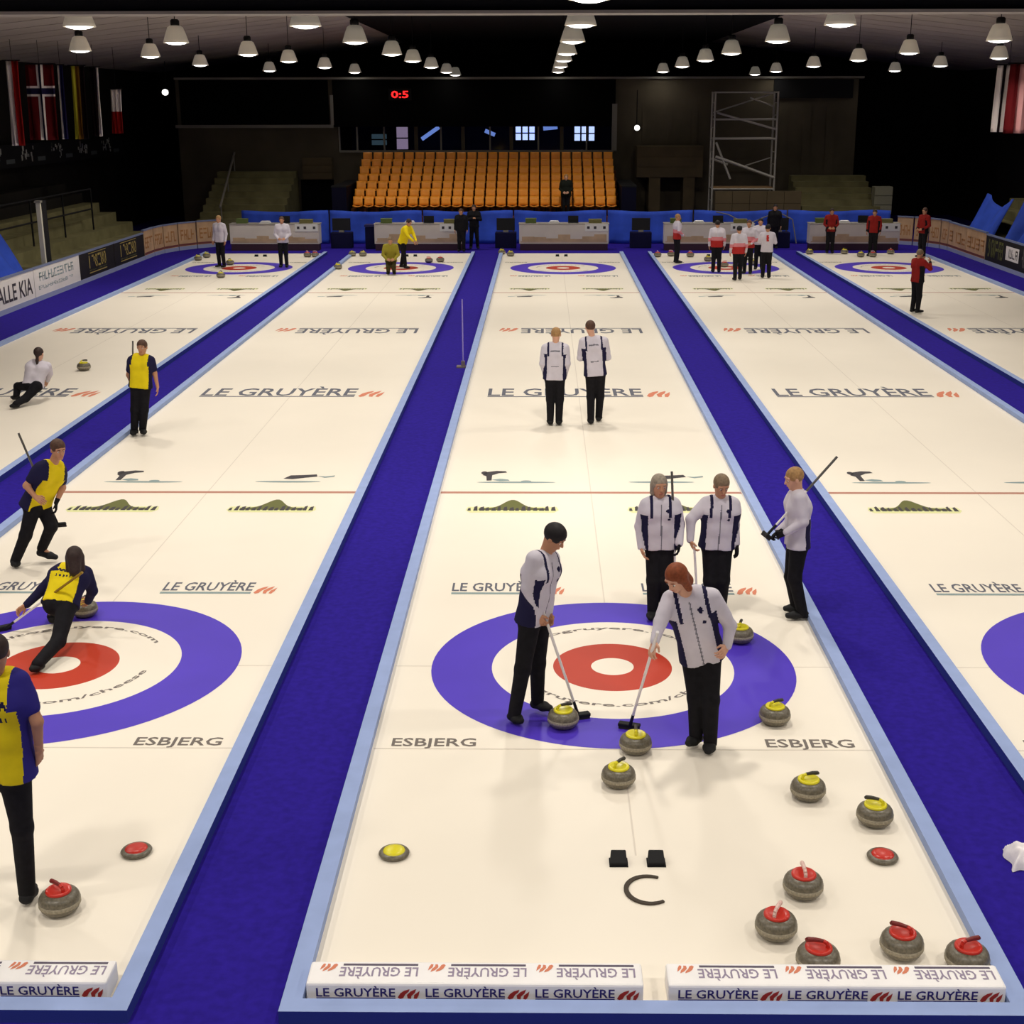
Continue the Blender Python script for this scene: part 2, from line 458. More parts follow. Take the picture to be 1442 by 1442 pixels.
def seg_d(P, a, b):
    d = b-a; t = np.clip(((P-a)@d)/max(1e-9, d@d), 0, 1); return np.linalg.norm(P-(a+t[:, None]*d), axis=1), t

def hand_prims(wr, ha, n, thumb, curl, sc=1.):
    d = nrm(ha-wr); n = nrm(n-(n@d)*d); s_ = np.cross(d, n)*thumb
    pr = []
    for o in (-.026, -.008, .010, .026):
        pr.append(('cap', wr+s_*o*.6*sc, wr+(d*.078+s_*o)*sc, .016*sc, .0125*sc, .012))
    for o, L in ((.031, .068), (.0105, .078), (-.0105, .072), (-.031, .056)):
        p = wr+(d*.08+s_*o)*sc; a = curl*.45
        for j, fr in enumerate((.45, .32, .25)):
            e = d*math.cos(a)+n*math.sin(a)+s_*o*1.2
            p2 = p+nrm(e)*L*fr*sc*1.05; pr.append(('cap', p, p2, (.0095-.0008*j)*sc, (.0088-.0008*j)*sc, .004)); p = p2; a += curl
    p = wr+(d*.022+s_*.024)*sc; p2 = p+nrm(d*.75+s_*.75+n*.25)*.042*sc; p3 = p2+nrm(d*.9+s_*.1+n*(.2+.5*curl))*.034*sc
    pr += [('cap', p, p2, .0135*sc, .011*sc, .01), ('cap', p2, p3, .0105*sc, .0085*sc, .004)]
    return pr

def make_person(J, label, style, hair=('short', 'brown'), face=None, skin=SKIN, fine=1., curl=(.35, .35), gloves=(0, 0), sleeves='long', group=None, trim=None, width=1., hem=-.14, features=True):
    """J: world joints. Body is one continuous surface; clothes, shoes, hair are its children."""
    J = {k: np.asarray(v, float) for k, v in J.items()}
    base = np.array([(J['anL'][0]+J['anR'][0])/2, (J['anL'][1]+J['anR'][1])/2, J.get('ground', np.zeros(3))[2] if 'ground' in J else 0.])
    J = {k: v-base for k, v in J.items()}
    root = thing('person', label, 'person', base, group)
    pel, nk = J['pel'], J['neck']
    up = nrm(nk-pel); rt = J['shR']-J['shL']; rt = nrm(rt-(rt@up)*up); fr = np.cross(up, rt)
    TL = np.linalg.norm(nk-pel)
    P = lambda t, lat=0., f=0.: pel+up*t*TL+rt*lat*width+fr*f
    yaw, pit = face
    hf0 = np.array([math.sin(math.radians(yaw)), math.cos(math.radians(yaw)), 0.]); hr = np.array([hf0[1], -hf0[0], 0.])
    cp, sp = math.cos(math.radians(pit)), math.sin(math.radians(pit))
    hf = hf0*cp-np.array([0, 0, sp]); hu = np.cross(hr, hf)
    hd = J['head']; hs = J.get('hs', np.array([1.]))[0] if 'hs' in J else 1.
    HR = np.array([hr, hf, hu]); H = lambda x, y, z: hd+(hr*x+hf*y+hu*z)
    # ---- body
    def torso(e, low=-.02):
        w_ = width; out = []
        for sg in (-1, 1):
            out += [('cap', P(low, sg*.078), P(.35, sg*.058), (.108+e)*w_, (.096+e)*w_, .05), ('cap', P(.35, sg*.058), P(.74, sg*.088), (.096+e)*w_, (.108+e)*w_, .05),
                    ('cap', P(.74, sg*.088), P(.92, sg*.07), (.108+e)*w_, (.070+e)*w_, .05)]
        out.append(('cap', J['shL']*.82+J['shR']*.18, J['shR']*.82+J['shL']*.18, .055+e, .055+e, .04))
        return out
    body = torso(0)
    body += [('cap', P(.93), hd-hu*.05-hf*.01, .058, .052, .03)]
    for s_ in 'LR':
        body += [('cap', J['sh'+s_], J['el'+s_], .050, .040, .03), ('cap', J['el'+s_], J['wr'+s_], .041, .027, .02),
                 ('cap', J['hip'+s_], J['kn'+s_], .082, .056, .03), ('cap', J['kn'+s_], J['an'+s_], .056, .038, .02),
                 ('cap', J['an'+s_], J['an'+s_]*.45+J['toe'+s_]*.55+np.array([0, 0, .012]), .032, .02, .02)]
    B_ = Field(body, .014*fine if fine <= 1.2 else .02).mesh()
    hp = [('ell', H(0, -.012, .026), HR, (.076, .094, .090), .02), ('ell', H(0, .016, -.034), HR, (.061, .074, .080), .03),
          ('cap', H(-.014, .058, -.094), H(.014, .058, -.094), .019, .019, .02), ('cap', H(0, .086, .012), H(0, .103, -.024), .008, .013, .012),
          ('cap', H(-.045, .068, .030), H(.045, .068, .030), .014, .014, .016), ('cap', H(-.018, .080, -.058), H(.018, .080, -.058), .010, .010, .012),
          ('ell', H(-.079, -.008, -.006), HR, (.011, .019, .031), .006), ('ell', H(.079, -.008, -.006), HR, (.011, .019, .031), .006),
          ('cap', H(0, -.02, -.05), P(.93), .053, .058, .03),
          ('sub', H(-.031, .100, .004), HR, (.019, .014, .012), .012), ('sub', H(.031, .100, .004), HR, (.019, .014, .012), .012)]
    parts = [(B_, 0), (Field(hp, .0065*fine).mesh(), 0)]
    for i, s_ in enumerate('LR'):
        wr, ha = J['wr'+s_], J['ha'+s_]
        n = J.get('pn'+s_)
        n = (J['pn'+s_]+base) if n is not None else (pel+fr*.1-wr)
        hpn = [('cap', J['el'+s_]*.25+wr*.75, wr, .031, .026, .01)]+hand_prims(wr, ha, n, 1 if s_ == 'R' else -1, curl[i])
        parts.append((Field(hpn, .0045*max(1, fine) if fine < 1.5 else .009).mesh(), 1 if gloves[i] else 0))
    Vs, Qs, Ms, off = [], [], [], 0
    for (v, q), m in parts:
        Vs.append(v); Qs.append(q+off); Ms.append(np.full(len(q), m)); off += len(v)
    bodyo = obj('body', mesh_np('body', np.concatenate(Vs), np.concatenate(Qs), [skin, trim or CLOTH_BLACK], np.concatenate(Ms)), root)
    # ---- trousers
    h = .0105*fine
    tr = [('cap', P(.12, -.06), P(-.06, -.07), .112*width, .115*width, .05), ('cap', P(.12, .06), P(-.06, .07), .112*width, .115*width, .05)]
    for s_ in 'LR':
        tr += [('cap', J['hip'+s_], J['kn'+s_], .100*width, .074, .04), ('cap', J['kn'+s_], J['an'+s_], .074, .060, .03)]
    tf = Field(tr, h); tf.cut(P(.14), up)
    V, Q = tf.mesh(); obj('trousers', mesh_np('trousers', V, Q, [style['leg']]), root)
    # ---- shoes
    for s_ in 'LR':
        an, to = J['an'+s_], J['toe'+s_]; d = nrm(np.array([to[0]-an[0], to[1]-an[1], 0]))
        z0 = min(an[2]-.05, to[2]) if abs(an[2]-to[2]) < .2 else to[2]-.02
        heel = an-d*.03; heel = np.array([heel[0], heel[1], max(z0+.035, an[2]-.06)]); tip = np.array([to[0], to[1], max(z0+.03, to[2]+.01)])
        sd = np.array([-d[1], d[0], 0])*.014
        sp_ = [('cap', an, heel, .046, .042, .02)]
        for sg in (-1, 1): sp_ += [('cap', heel+sd*sg, heel*.4+tip*.6+sd*sg*1.3, .036, .038, .02), ('cap', heel*.4+tip*.6+sd*sg*1.3, tip+sd*sg*.6, .038, .028, .02)]
        sf = Field(sp_, .010*fine)
        V, Q = sf.mesh(); V[:, 2] = np.maximum(V[:, 2], max(z0-.005, .001-base[2])) 
        obj('shoe', mesh_np('shoe', V, Q, [style.get('shoe', BLACK)]), root)
    # ---- jacket
    e = .023
    jk = torso(e, hem-.02)
    jk.append(('cap', P(.90), P(.97), .074, .064, .03))
    for s_ in 'LR':
        jk.append(('cap', J['sh'+s_], J['sh'+s_]*.35+J['el'+s_]*.65, .066, .060, .035))
        if sleeves == 'long': jk += [('cap', J['sh'+s_], J['el'+s_], .066, .056, .03), ('cap', J['el'+s_], J['wr'+s_]*.97+J['el'+s_]*.03, .056, .041, .025)]
    jf = Field(jk, h); jf.cut(P(hem), -up)
    V, Q = jf.mesh()
    Cn = V[Q].mean(1)
    lat = (Cn-pel)@rt/width; tt = (Cn-pel)@up/TL; ff = (Cn-pel)@fr
    da = np.full(len(Cn), 9.); tm = np.zeros(len(Cn)); dw_ = np.full(len(Cn), 9.)
    for s_ in 'LR':
        d1, t1 = seg_d(Cn, J['sh'+s_], J['el'+s_]); d2, t2 = seg_d(Cn, J['el'+s_], J['wr'+s_])
        da = np.minimum(da, np.minimum(d1-.062, d2-.048)); dw_ = np.minimum(dw_, np.linalg.norm(Cn-J['wr'+s_], axis=1))
    dt = np.minimum(seg_d(Cn, P(0, -.08), P(.9, -.09))[0], seg_d(Cn, P(0, .08), P(.9, .09))[0])-.125*width
    slv = da < dt-.004
    shl = abs((J['shR']-J['shL'])@rt)/2/width; mid_ = ((J['shR']+J['shL'])/2-pel)@rt/width
    slv |= (np.abs(lat-mid_) > shl-.035) & (tt > .72)
    seam = (np.abs(np.abs(lat-mid_)-(shl-.05)) < .016) & (tt > .66)
    mi = style['zone'](lat, tt, ff, slv, seam, dw_, Cn)
    obj('jacket', mesh_np('jacket', V, Q, style['jacket'], mi), root)
    # ---- hair
    kind, hc = hair
    if kind:
        hq = [('ell', H(0, -.018, .034), HR, (.087, .101, .095), .02)]
        if kind == 'bushy': hq = [('ell', H(0, -.016, .038), HR, (.093, .108, .100), .02)]
        if kind in ('long', 'pony'): hq += [('cap', H(0, -.055, .0), H(0, -.085, -.13), .068 if kind == 'long' else .035, .062 if kind == 'long' else .022, .03)]
        if kind == 'long': hq += [('cap', H(-.06, -.01, .0), H(-.07, -.02, -.13), .038, .03, .03), ('cap', H(.06, -.01, .0), H(.07, -.02, -.13), .038, .03, .03)]
        if kind == 'pony': hq += [('cap', H(0, -.085, -.12), H(0, -.08, -.24), .03, .015, .02)]
        if kind == 'bob': hq += [('cap', H(-.062, -.02, .0), H(-.066, -.02, -.085), .036, .03, .03), ('cap', H(.062, -.02, .0), H(.066, -.02, -.085), .036, .03, .03), ('cap', H(0, -.06, 0), H(0, -.07, -.09), .06, .055, .03)]
        hq += [('sub', H(0, .105, -.035), HR, (.068, .072, .092), .012)]
        if kind in ('short', 'bushy'): hq += [('sub', H(-.1, .035, -.075), HR, (.06, .1, .075), .01), ('sub', H(.1, .035, -.075), HR, (.06, .1, .075), .01), ('sub', H(0, -.06, -.13), HR, (.1, .08, .07), .01)]
        V, Q = Field(hq, .0075*fine).mesh(); obj('hair', mesh_np('hair', V, Q, [HAIR[hc]]), root)
    # ---- eyes, brows, mouth
    if features:
        for sg in (-1, 1):
            q = MB(); 
            for c_, r_, m_ in (((sg*.031, .0745, .004), .0112, 0), ((sg*.031, .0815, .004), .0066, 1)):
                cc = H(*c_); vv = []; fs = []; nu, nv = 8, 5
                for a in range(nv+1):
                    for b in range(nu):
                        th, ph = math.pi*a/nv, 2*math.pi*b/nu
                        vv.append(cc+r_*np.array([math.sin(th)*math.cos(ph), math.sin(th)*math.sin(ph), math.cos(th)]))
                for a in range(nv):
                    for b in range(nu): fs.append((a*nu+b, (a+1)*nu+b, (a+1)*nu+(b+1) % nu, a*nu+(b+1) % nu))
                q.add(vv, fs, m_, True)
            q.build('eye', [EYE_W, EYE_D], bodyo)
            q = MB(); q.path([H(sg*.014, .088, .028), H(sg*.034, .087, .034), H(sg*.05, .074, .030)], .0042, 6); q.build('eyebrow', HAIR[hc if kind else 'brown'], bodyo)
        q = MB(); q.path([H(-.022, .086, -.060), H(0, .093, -.058), H(.022, .086, -.060)], .0045, 6); q.build('mouth', LIPS, bodyo)
    return root

def z_white(lat, t, f, slv, dd, dw, C):
    m = np.zeros(len(t), int)
    m[(~slv) & (np.abs(lat) > .14)] = 1
    m[dd] = 1
    m[slv & (dw < .035)] = 1
    m[(~slv) & (f > 0) & (np.hypot(lat+.075, (t-.82)*.5) < .022)] = 2
    m[(~slv) & (f > 0) & (np.hypot(lat+.085, (t-.62)*.5) < .016)] = 2
    m[(~slv) & (f > 0) & (np.abs(lat) < .007) & (t < .95)] = 3
    m[(~slv) & (f < 0) & (np.abs(lat) < .085) & (np.abs(t-.82) < .022)] = 3
    m[(~slv) & (f < 0) & (np.abs(lat) < .07) & (np.abs(t-.32) < .018)] = 3
    return m
def z_yellow(lat, t, f, slv, dd, dw, C):
    m = np.zeros(len(t), int)
    m[(np.abs(lat) > .158) | slv] = 1
    m[(m == 0) & (f < -.02) & (np.sin(lat*170)*np.sin(t*8) > -.1) & (np.abs(lat) < .1) & ((np.abs(t-.78) < .045) | (np.abs(t-.62) < .03))] = 2
    return m
def z_plain(lat, t, f, slv, dd, dw, C): return np.zeros(len(t), int)
def z_redwhite(lat, t, f, slv, dd, dw, C):
    m = np.zeros(len(t), int); m[(t < .52)] = 1; m[t < .28] = 2
    m[slv] = np.where(t[slv] < .45, 1, 0); m[slv & (t < .2)] = 0
    return m
def z_redside(lat, t, f, slv, dd, dw, C):
    m = np.zeros(len(t), int); m[(~slv) & (np.abs(lat) > .15)] = 1; m[slv & (dw < .08)] = 1; return m
ST_WHITE = dict(jacket=[CLOTH_WHITE, CLOTH_NAVY, CLOTH_NAVY, CLOTH_GREY], zone=z_white, leg=CLOTH_BLACK)
ST_YELLOW = dict(jacket=[CLOTH_YELLOW, CLOTH_NAVY, CLOTH_NAVY], zone=z_yellow, leg=CLOTH_BLACK)
ST_YELLOW_BLUE = dict(jacket=[CLOTH_YELLOW, CLOTH_BLUE, CLOTH_NAVY], zone=z_yellow, leg=CLOTH_BLACK)
ST_YPLAIN = dict(jacket=[CLOTH_YELLOW], zone=z_plain, leg=CLOTH_BLACK)
ST_WPLAIN = dict(jacket=[CLOTH_WHITE], zone=z_plain, leg=CLOTH_BLACK)
ST_REDWHITE = dict(jacket=[CLOTH_WHITE, CLOTH_PINK, CLOTH_RED], zone=z_redwhite, leg=CLOTH_BLACK)
ST_RED = dict(jacket=[CLOTH_DKRED, CLOTH_BLACK], zone=z_redside, leg=CLOTH_BLACK)
ST_DARK = dict(jacket=[CLOTH_BLACK], zone=z_plain, leg=CLOTH_BLACK)

# joints read off the photograph: (x, y, metres in front of / behind the figure's own distance Yb), or ('z', height)
# Yb = depth of the figure in metres along the sheet (from its feet)
POSES = {
 'A': dict(Yb=-1.22, head=(781,757,.0), neck=(766,783,-.02), shL=(777,786,.13), shR=(752,787,-.15), elL=(774,826,.16), elR=(743,828,-.18),
   wrL=(772,862,.02), wrR=(757,866,-.14), haL=(776,881,-.02), haR=(769,886,-.14), pel=(752,862,0), hipL=(760,876,.09), hipR=(746,877,-.08),
   knL=(757,934,.14), knR=(736,942,-.08), anL=(757,987,.13), anR=(724,1011,-.09), toeL=(774,998,.06), toeR=(733,1026,-.16)),
 'B': dict(Yb=-1.85, head=(952,814,-.30), neck=(968,834,-.14), shL=(1003,840,-.13), shR=(944,843,-.13), elL=(1028,881,-.06), elR=(930,876,-.25),
   wrL=(1024,910,-.12), wrR=(922,903,-.37), haL=(1016,922,-.2), haR=(918,917,-.42), pel=(987,914,.04), hipL=(1000,924,.04), hipR=(975,925,.05),
   knL=(1001,986,-.03), knR=(980,983,.04), anL=(1000,1050,.0), anR=(980,1038,.08), toeL=(997,1063,-.12), toeR=(970,1048,.0)),
 'C': dict(Yb=1.36, head=(928.5,684,-.02), neck=(930,704,0), shL=(949,710,.0), shR=(910,711,.0), elL=(957,738,.03), elR=(901,741,.03),
   wrL=(957,766,-.1), wrR=(903,772,-.04), haL=(955,778,-.14), haR=(907,784,-.1), pel=(930,762,.02), hipL=(939,770,.02), hipR=(921,770,.02),
   knL=(938,817,-.04), knR=(920,818,-.06), anL=(936,860,.05), anR=(919,863,.0), toeL=(938,868,-.1), toeR=(916,874,-.14)),
 'D': dict(Yb=1.43, head=(1016,684,-.05), neck=(1015,704,0), shL=(1033,710,0), shR=(994,709,0), elL=(1034,739,.04), elR=(973,731,-.06),
   wrL=(1037,766,-.02), wrR=(972,761,-.1), haL=(1038,780,-.05), haR=(978,776,-.14), pel=(1010,762,.02), hipL=(1019,770,.02), hipR=(1001,770,.02),
   knL=(1018,817,-.05), knR=(1000,818,-.05), anL=(1015,858,.02), anR=(1001,860,.0), toeL=(1018,867,-.13), toeR=(999,871,-.14)),
 'E': dict(Yb=1.42, head=(1118,674,.0), neck=(1124,694,.0), shL=(1126,702,-.17), shR=(1119,699,.17), elL=(1131,735,-.22), elR=(1116,731,.16),
   wrL=(1107,750,-.2), wrR=(1096,748,.02), haL=(1094,754,-.16), haR=(1087,755,-.06), pel=(1123,759,0), hipL=(1125,768,-.09), hipR=(1120,767,.09),
   knL=(1119,814,-.1), knR=(1114,812,.1), anL=(1130,864,-.1), anR=(1121,857,.1), toeL=(1109,876,-.12), toeR=(1106,864,.1)),
 'F': dict(Yb=10.79, head=(783,471,.03), neck=(782,485,0), shL=(768,490,0), shR=(796,490,0), elL=(764,512,-.05), elR=(799,512,-.05),
   wrL=(769,531,.06), wrR=(795,531,.06), haL=(772,539,.12), haR=(791,539,.12), pel=(781,528,0), hipL=(775,533,0), hipR=(788,533,0),
   knL=(775,562,.03), knR=(788,562,.03), anL=(775,594,-.05), anR=(787,594,-.05), toeL=(774,594,.13), toeR=(788,594,.13)),
 'G': dict(Yb=10.91, head=(831,461,.04), neck=(835,476,0), shL=(821,481,0), shR=(851,480,0), elL=(817,504,.02), elR=(856,503,.02),
   wrL=(826,505,.25), wrR=(847,506,.25), haL=(832,503,.33), haR=(842,504,.33), pel=(838,522,0), hipL=(832,527,0), hipR=(845,527,0),
   knL=(832,559,.02), knR=(845,558,.08), anL=(832,593,-.1), anR=(843,588,.12), toeL=(831,595,.08), toeR=(844,587,.3)),
 'H': dict(Yb=9.96, head=(200,489,-.03), neck=(199,502,0), shL=(213,507,0), shR=(185,507,0), elL=(218,526,.04), elR=(181,528,.06),
   wrL=(222,545,-.02), wrR=(187,545,.14), haL=(222,553,-.05), haR=(191,551,.15), pel=(198,540,0), hipL=(204,545,0), hipR=(192,545,0),
   knL=(203,577,-.04), knR=(190,577,-.03), anL=(201,605,.04), anR=(189,606,.02), toeL=(203,611,-.12), toeR=(187,614,-.14)),
 'I': dict(Yb=3.1, head=(82,633,-.1), neck=(75,653,-.05), shL=(85,660,.1), shR=(56,659,-.14), elL=(88,687,.08), elR=(37,684,-.2),
   wrL=(79,708,.0), wrR=(50,700,-.26), haL=(79,719,-.04), haR=(58,705,-.3), pel=(52,706,0), hipL=(60,712,.07), hipR=(47,713,-.07),
   knL=(72,742,.0), knR=(36,754,-.12), anL=(59,772,.12), anR=(22,796,-.06), toeL=(78,782,.08), toeR=(24,806,-.14)),
 'J': dict(Yb=.6, head=(105.5,785,'z',.85), neck=(101,801,'z',.69), shL=(82,809,'z',.64), shR=(121,807,'z',.65), elL=(60,830,'z',.48), elR=(130,832,'z',.42),
   wrL=(37,852,'z',.34), wrR=(124,847,'z',.26), haL=(27,859,'z',.30), haR=(118,850,'z',.19), pel=(86,848,'z',.42), hipL=(77,853,'z',.40), hipR=(94,855,'z',.39),
   knL=(70,836,'z',.36), knR=(82,903,'z',.16), anL=(74,868,'z',.09), anR=(53,935,'z',.09), toeL=(74,868,'z',.03), toeR=(46,946,'z',.03)),
 'K': dict(Yb=-4.3, head=(-6,918,-.3), neck=(-8,949,-.24), shL=(-42,962,-.22), shR=(28,958,-.22), elL=(-60,1020,-.25), elR=(52,1016,-.25),
   wrL=(-55,1066,-.15), wrR=(55,1058,-.16), haL=(-50,1085,-.1), haR=(57,1080,-.1), pel=(3,1072,-.16), hipL=(-12,1088,-.16), hipR=(20,1086,-.15),
   knL=(-40,1150,.05), knR=(31,1165,-.1), anL=(-60,1225,.25), anR=(38,1256,.02), toeL=(-58,1228,.45), toeR=(48,1266,.14)),
 'L': dict(Yb=12.6, head=(55,498,'z',.92), neck=(54,511,'z',.74), shL=(42,515,'z',.68), shR=(67,515,'z',.68), elL=(39,525,.28), elR=(70,526,.28),
   wrL=(36,535,.42), wrR=(67,536,.42), haL=(35,540,.46), haR=(65,540,.46), pel=(47,541,'z',.36), hipL=(41,543,'z',.34), hipR=(52,544,'z',.34),
   knL=(25,544,.18), knR=(36,561,-.28), anL=(23,557,.06), anR=(22,569,'z',.09), toeL=(17,558,.12), toeR=(16,574,'z',.03)),
}
ST_WHITE_SIDE = dict(jacket=[CLOTH_WHITE, CLOTH_NAVY], zone=lambda lat, t, f, slv, dd, dw, C: ((slv & (dw < .035)) | ((~slv) & (np.abs(lat) > .1) & (f < -.06) & (t < .5))).astype(int), leg=CLOTH_BLACK)
def joints(key):
    p = POSES[key]; J = {}
    for k, v in p.items():
        if k == 'Yb': continue
        q = AY(v[0], v[1], p['Yb']+v[2]) if len(v) == 3 else G(v[0], v[1], v[3])
        if k[:2] == 'an': q[2] = max(q[2], .075)
        if k[:3] == 'toe': q[2] = min(max(q[2], .03), .05)
        J[k] = q
    return J
JJ = {k: joints(k) for k in POSES}
WG = 'curlers in white jackets on the middle sheet'
make_person(JJ['A'], 'person in white jacket looking down, sweeping with broom beside two yellow-topped stones', ST_WHITE, ('bushy', 'black'), (112, 34), SKIN2, curl=(.75, .75))
make_person(JJ['B'], 'person with auburn hair leaning over, broom reaching a yellow-topped stone at the ring edge', ST_WHITE, ('long', 'auburn'), (222, 34), SKIN, curl=(.7, .5), gloves=(0, 0))
make_person(JJ['C'], 'grey-haired person in white jacket holding an upright broom, behind the auburn-haired sweeper', ST_WHITE, ('bob', 'grey'), (168, 6), SKIN2, curl=(.6, .4), gloves=(1, 0))
make_person(JJ['D'], 'person in white jacket with elbow out and black glove, next to the grey-haired one', ST_WHITE, ('short', 'ash'), (168, 22), SKIN2, curl=(.4, .6), gloves=(1, 0))
make_person(JJ['E'], 'person in white jacket standing in profile at the bumper, broom tucked under the arm', ST_WHITE_SIDE, ('short', 'fair'), (262, 16), SKIN, curl=(.7, .7), gloves=(1, 1))
make_person(JJ['F'], 'shorter person in white jacket walking away, hands in front, over the big lettering', ST_WHITE, ('short', 'fair'), (0, 8), SKIN, fine=1.2, curl=(.5, .5), features=False)
make_person(JJ['G'], 'taller person in white jacket walking away with bent elbows, over the big lettering', ST_WHITE, ('short', 'brown'), (-12, 6), SKIN, fine=1.2, curl=(.5, .5), features=False)
make_person(JJ['H'], 'person in yellow vest standing upright on the bumper, one arm hanging down', ST_YELLOW, ('short', 'brown'), (182, 6), SKIN2, fine=1.1, sleeves='short')
make_person(JJ['I'], 'person in yellow vest striding forward with a broom held behind the back', ST_YELLOW, ('short', 'brown'), (138, 14), SKIN2, sleeves='short', curl=(.6, .6), gloves=(1, 0))
make_person(JJ['J'], 'dark-haired person in yellow vest crouched in delivery, hand on a stone', ST_YELLOW, ('long', 'dark'), (-12, 10), SKIN2, sleeves='long', curl=(.6, .6), hem=-.1, features=False)
make_person(JJ['K'], 'person in yellow vest with blue short sleeves walking away beside a red-topped stone', ST_YELLOW_BLUE, ('short', 'dark'), (-8, 8), SKIN2, sleeves='short', curl=(.4, .35), width=1.12, features=False)
make_person(JJ['L'], 'person in white shirt crouched low on the ice after releasing a stone', ST_WPLAIN, ('pony', 'dark'), (12, 4), SKIN, fine=1.2, hem=-.08, features=False)

# ------------------------------------------------------------------ brooms
def broom(top, foot, hdir, label, cols=(WHITE_SHAFT, WHITE_SHAFT, BLACK), black_from=.86, group=None, onice=True):
    top, foot = Vector(top), Vector(foot)
    root = thing('curling_broom', label, 'broom', foot, group)
    d = top-foot
    up_ = d.normalized()
    q = MB(); q.tube(up_*.05, d*.16, .016, .014, 10); q.build('ferrule', BLACK, root)
    q = MB(); q.tube(d*.16, d*.58, .0125, None, 10); q.build('shaft', cols[0], root)
    q = MB(); q.tube(d*.58, d*1.0, .0135, .0135, 10); q.build('grip', cols[1], root)
    hd = Vector((hdir[0], hdir[1], 0)).normalized() if onice else Vector(hdir).normalized()
    n = Vector((0, 0, 1)) if onice else up_
    s_ = n.cross(hd)
    q = MB(); R_ = Matrix((hd, s_, n)).transposed()
    q.box((-.10, -.036, .022), (.10, .036, .055), 0, R_); b = q.build('brush_head', BLACK, root, None, .008)
    q = MB(); q.box((-.093, -.03, .0), (.093, .03, .024), 0, R_); q.build('brush_pad', M('brush_pad_cloth', (52, 48, 50), .9, .1), b)
    return root
def gp(x, y, z): return G(x, y, z)
hA = JJ['A']['haR']; f_ = G(816, 1012, .0); t_ = f_+(JJ['A']['haR']*.5+JJ['A']['haL']*.5-f_)*1.22
broom(t_, f_, (1, .35), 'white-shafted broom of the black-haired sweeper, brush beside a stone')
f_ = G(886, 1026, 0.); t_ = f_+(JJ['B']['haR']-f_)*1.22
broom(t_, f_, (.9, -.3), 'white-shafted broom with black ferrule, brush behind a yellow stone at the ring edge')
f_ = G(953, 872, 0.); t_ = AY(946, 664, f_[1]-.02)
broom(t_, f_, (1, .2), 'upright broom with dark tip held by the grey-haired person', (WHITE_SHAFT, GREY_SHAFT, BLACK))
f_ = G(983, 868, 0.); t_ = f_+(JJ['D']['haR']-f_)*1.12
broom(t_, f_, (1, -.2), 'short white broom hanging from the lowered hand of the person with elbow out')
e_ = JJ['E']
broom(AY(1179, 643, 1.35), AY(1077, 757, 1.28), (.1, -1, .1), 'broom carried diagonally under the arm by the person in profile', (WHITE_SHAFT, GREY_SHAFT, BLACK), onice=False)
broom(AY(26, 610, 3.34), AY(83, 742, 3.36), (1, .3, 0), 'dark broom held diagonally behind the striding person in yellow', (GREY_SHAFT, GREY_SHAFT, BLACK), onice=False)
f_ = G(3, 888, 0.); broom(AY(116, 806, .52), f_, (.7, .5), 'broom laid across the back of the crouched thrower in yellow', (WHITE_SHAFT, M('ochre_shaft', (150, 120, 30), .4, .4), BLACK))
broom(AY(187, 480, 10.12), AY(186, 600, 10.12)*np.array([1, 1, 0]), (1, 0), 'thin broom upright behind the standing person in yellow vest', (GREY_SHAFT, GREY_SHAFT, BLACK))

# ------------------------------------------------------------------ curling stones
prof = [(.001, .0), (.062, .0), (.078, .004), (.108, .016), (.130, .036), (.1425, .064)]
prof2 = [(.1425, .096), (.138, .122), (.125, .143), (.10, .157), (.08, .162), (.001, .163)]
q = MB(); q.lathe(prof); q.lathe(prof2); q.lathe([(.1425, .064), (.139, .068), (.139, .092), (.1425, .096)]); ST_BODY = q.mesh('stone_body', [GRANITE])
q = MB(); q.lathe([(.1405, .062), (.1448, .066), (.1448, .094), (.1405, .098)]); ST_BAND = q.mesh('stone_band', [GRANITE_BAND])
def capmesh(m):
    q = MB(); q.lathe([(.001, .174), (.062, .174), (.076, .180), (.086, .177), (.090, .166), (.088, .155), (.001, .155)]); return q.mesh('stone_cap', [m])
def handlemesh(m, m2):
    q = MB(); q.path([(-.055, 0, .172), (-.058, 0, .190), (-.048, 0, .208), (-.025, 0, .218)], (.014, .013, .013, .013), 10, 0)
    q.path([(-.025, 0, .218), (.03, 0, .220), (.074, 0, .214), (.088, 0, .206)], (.013, .0155, .0165, .010), 10, 1); return q.mesh('stone_handle', [m, m2])
CAPS = dict(yellow=(capmesh(YEL_CAP), handlemesh(YEL_CAP, YEL_DARK)), red=(capmesh(RED_CAP), handlemesh(PALE_HANDLE, PALE_HANDLE)), redflat=(capmesh(RED_CAP), handlemesh(RED_CAP, M('maroon_grip', (120, 34, 30), .4, .4))))
def stone(loc, colr, rz, label, group=None, parts=True):
    r_ = thing('curling_stone', label, 'curling stone', (loc[0], loc[1], 0.0), group, rz)
    obj('granite_body', ST_BODY, r_); obj('striking_band', ST_BAND, r_); c_ = CAPS[colr]
    obj('cap', c_[0], r_); obj('handle', c_[1], r_); return r_
def sp(x, y): p = G(x, y, .085); return p
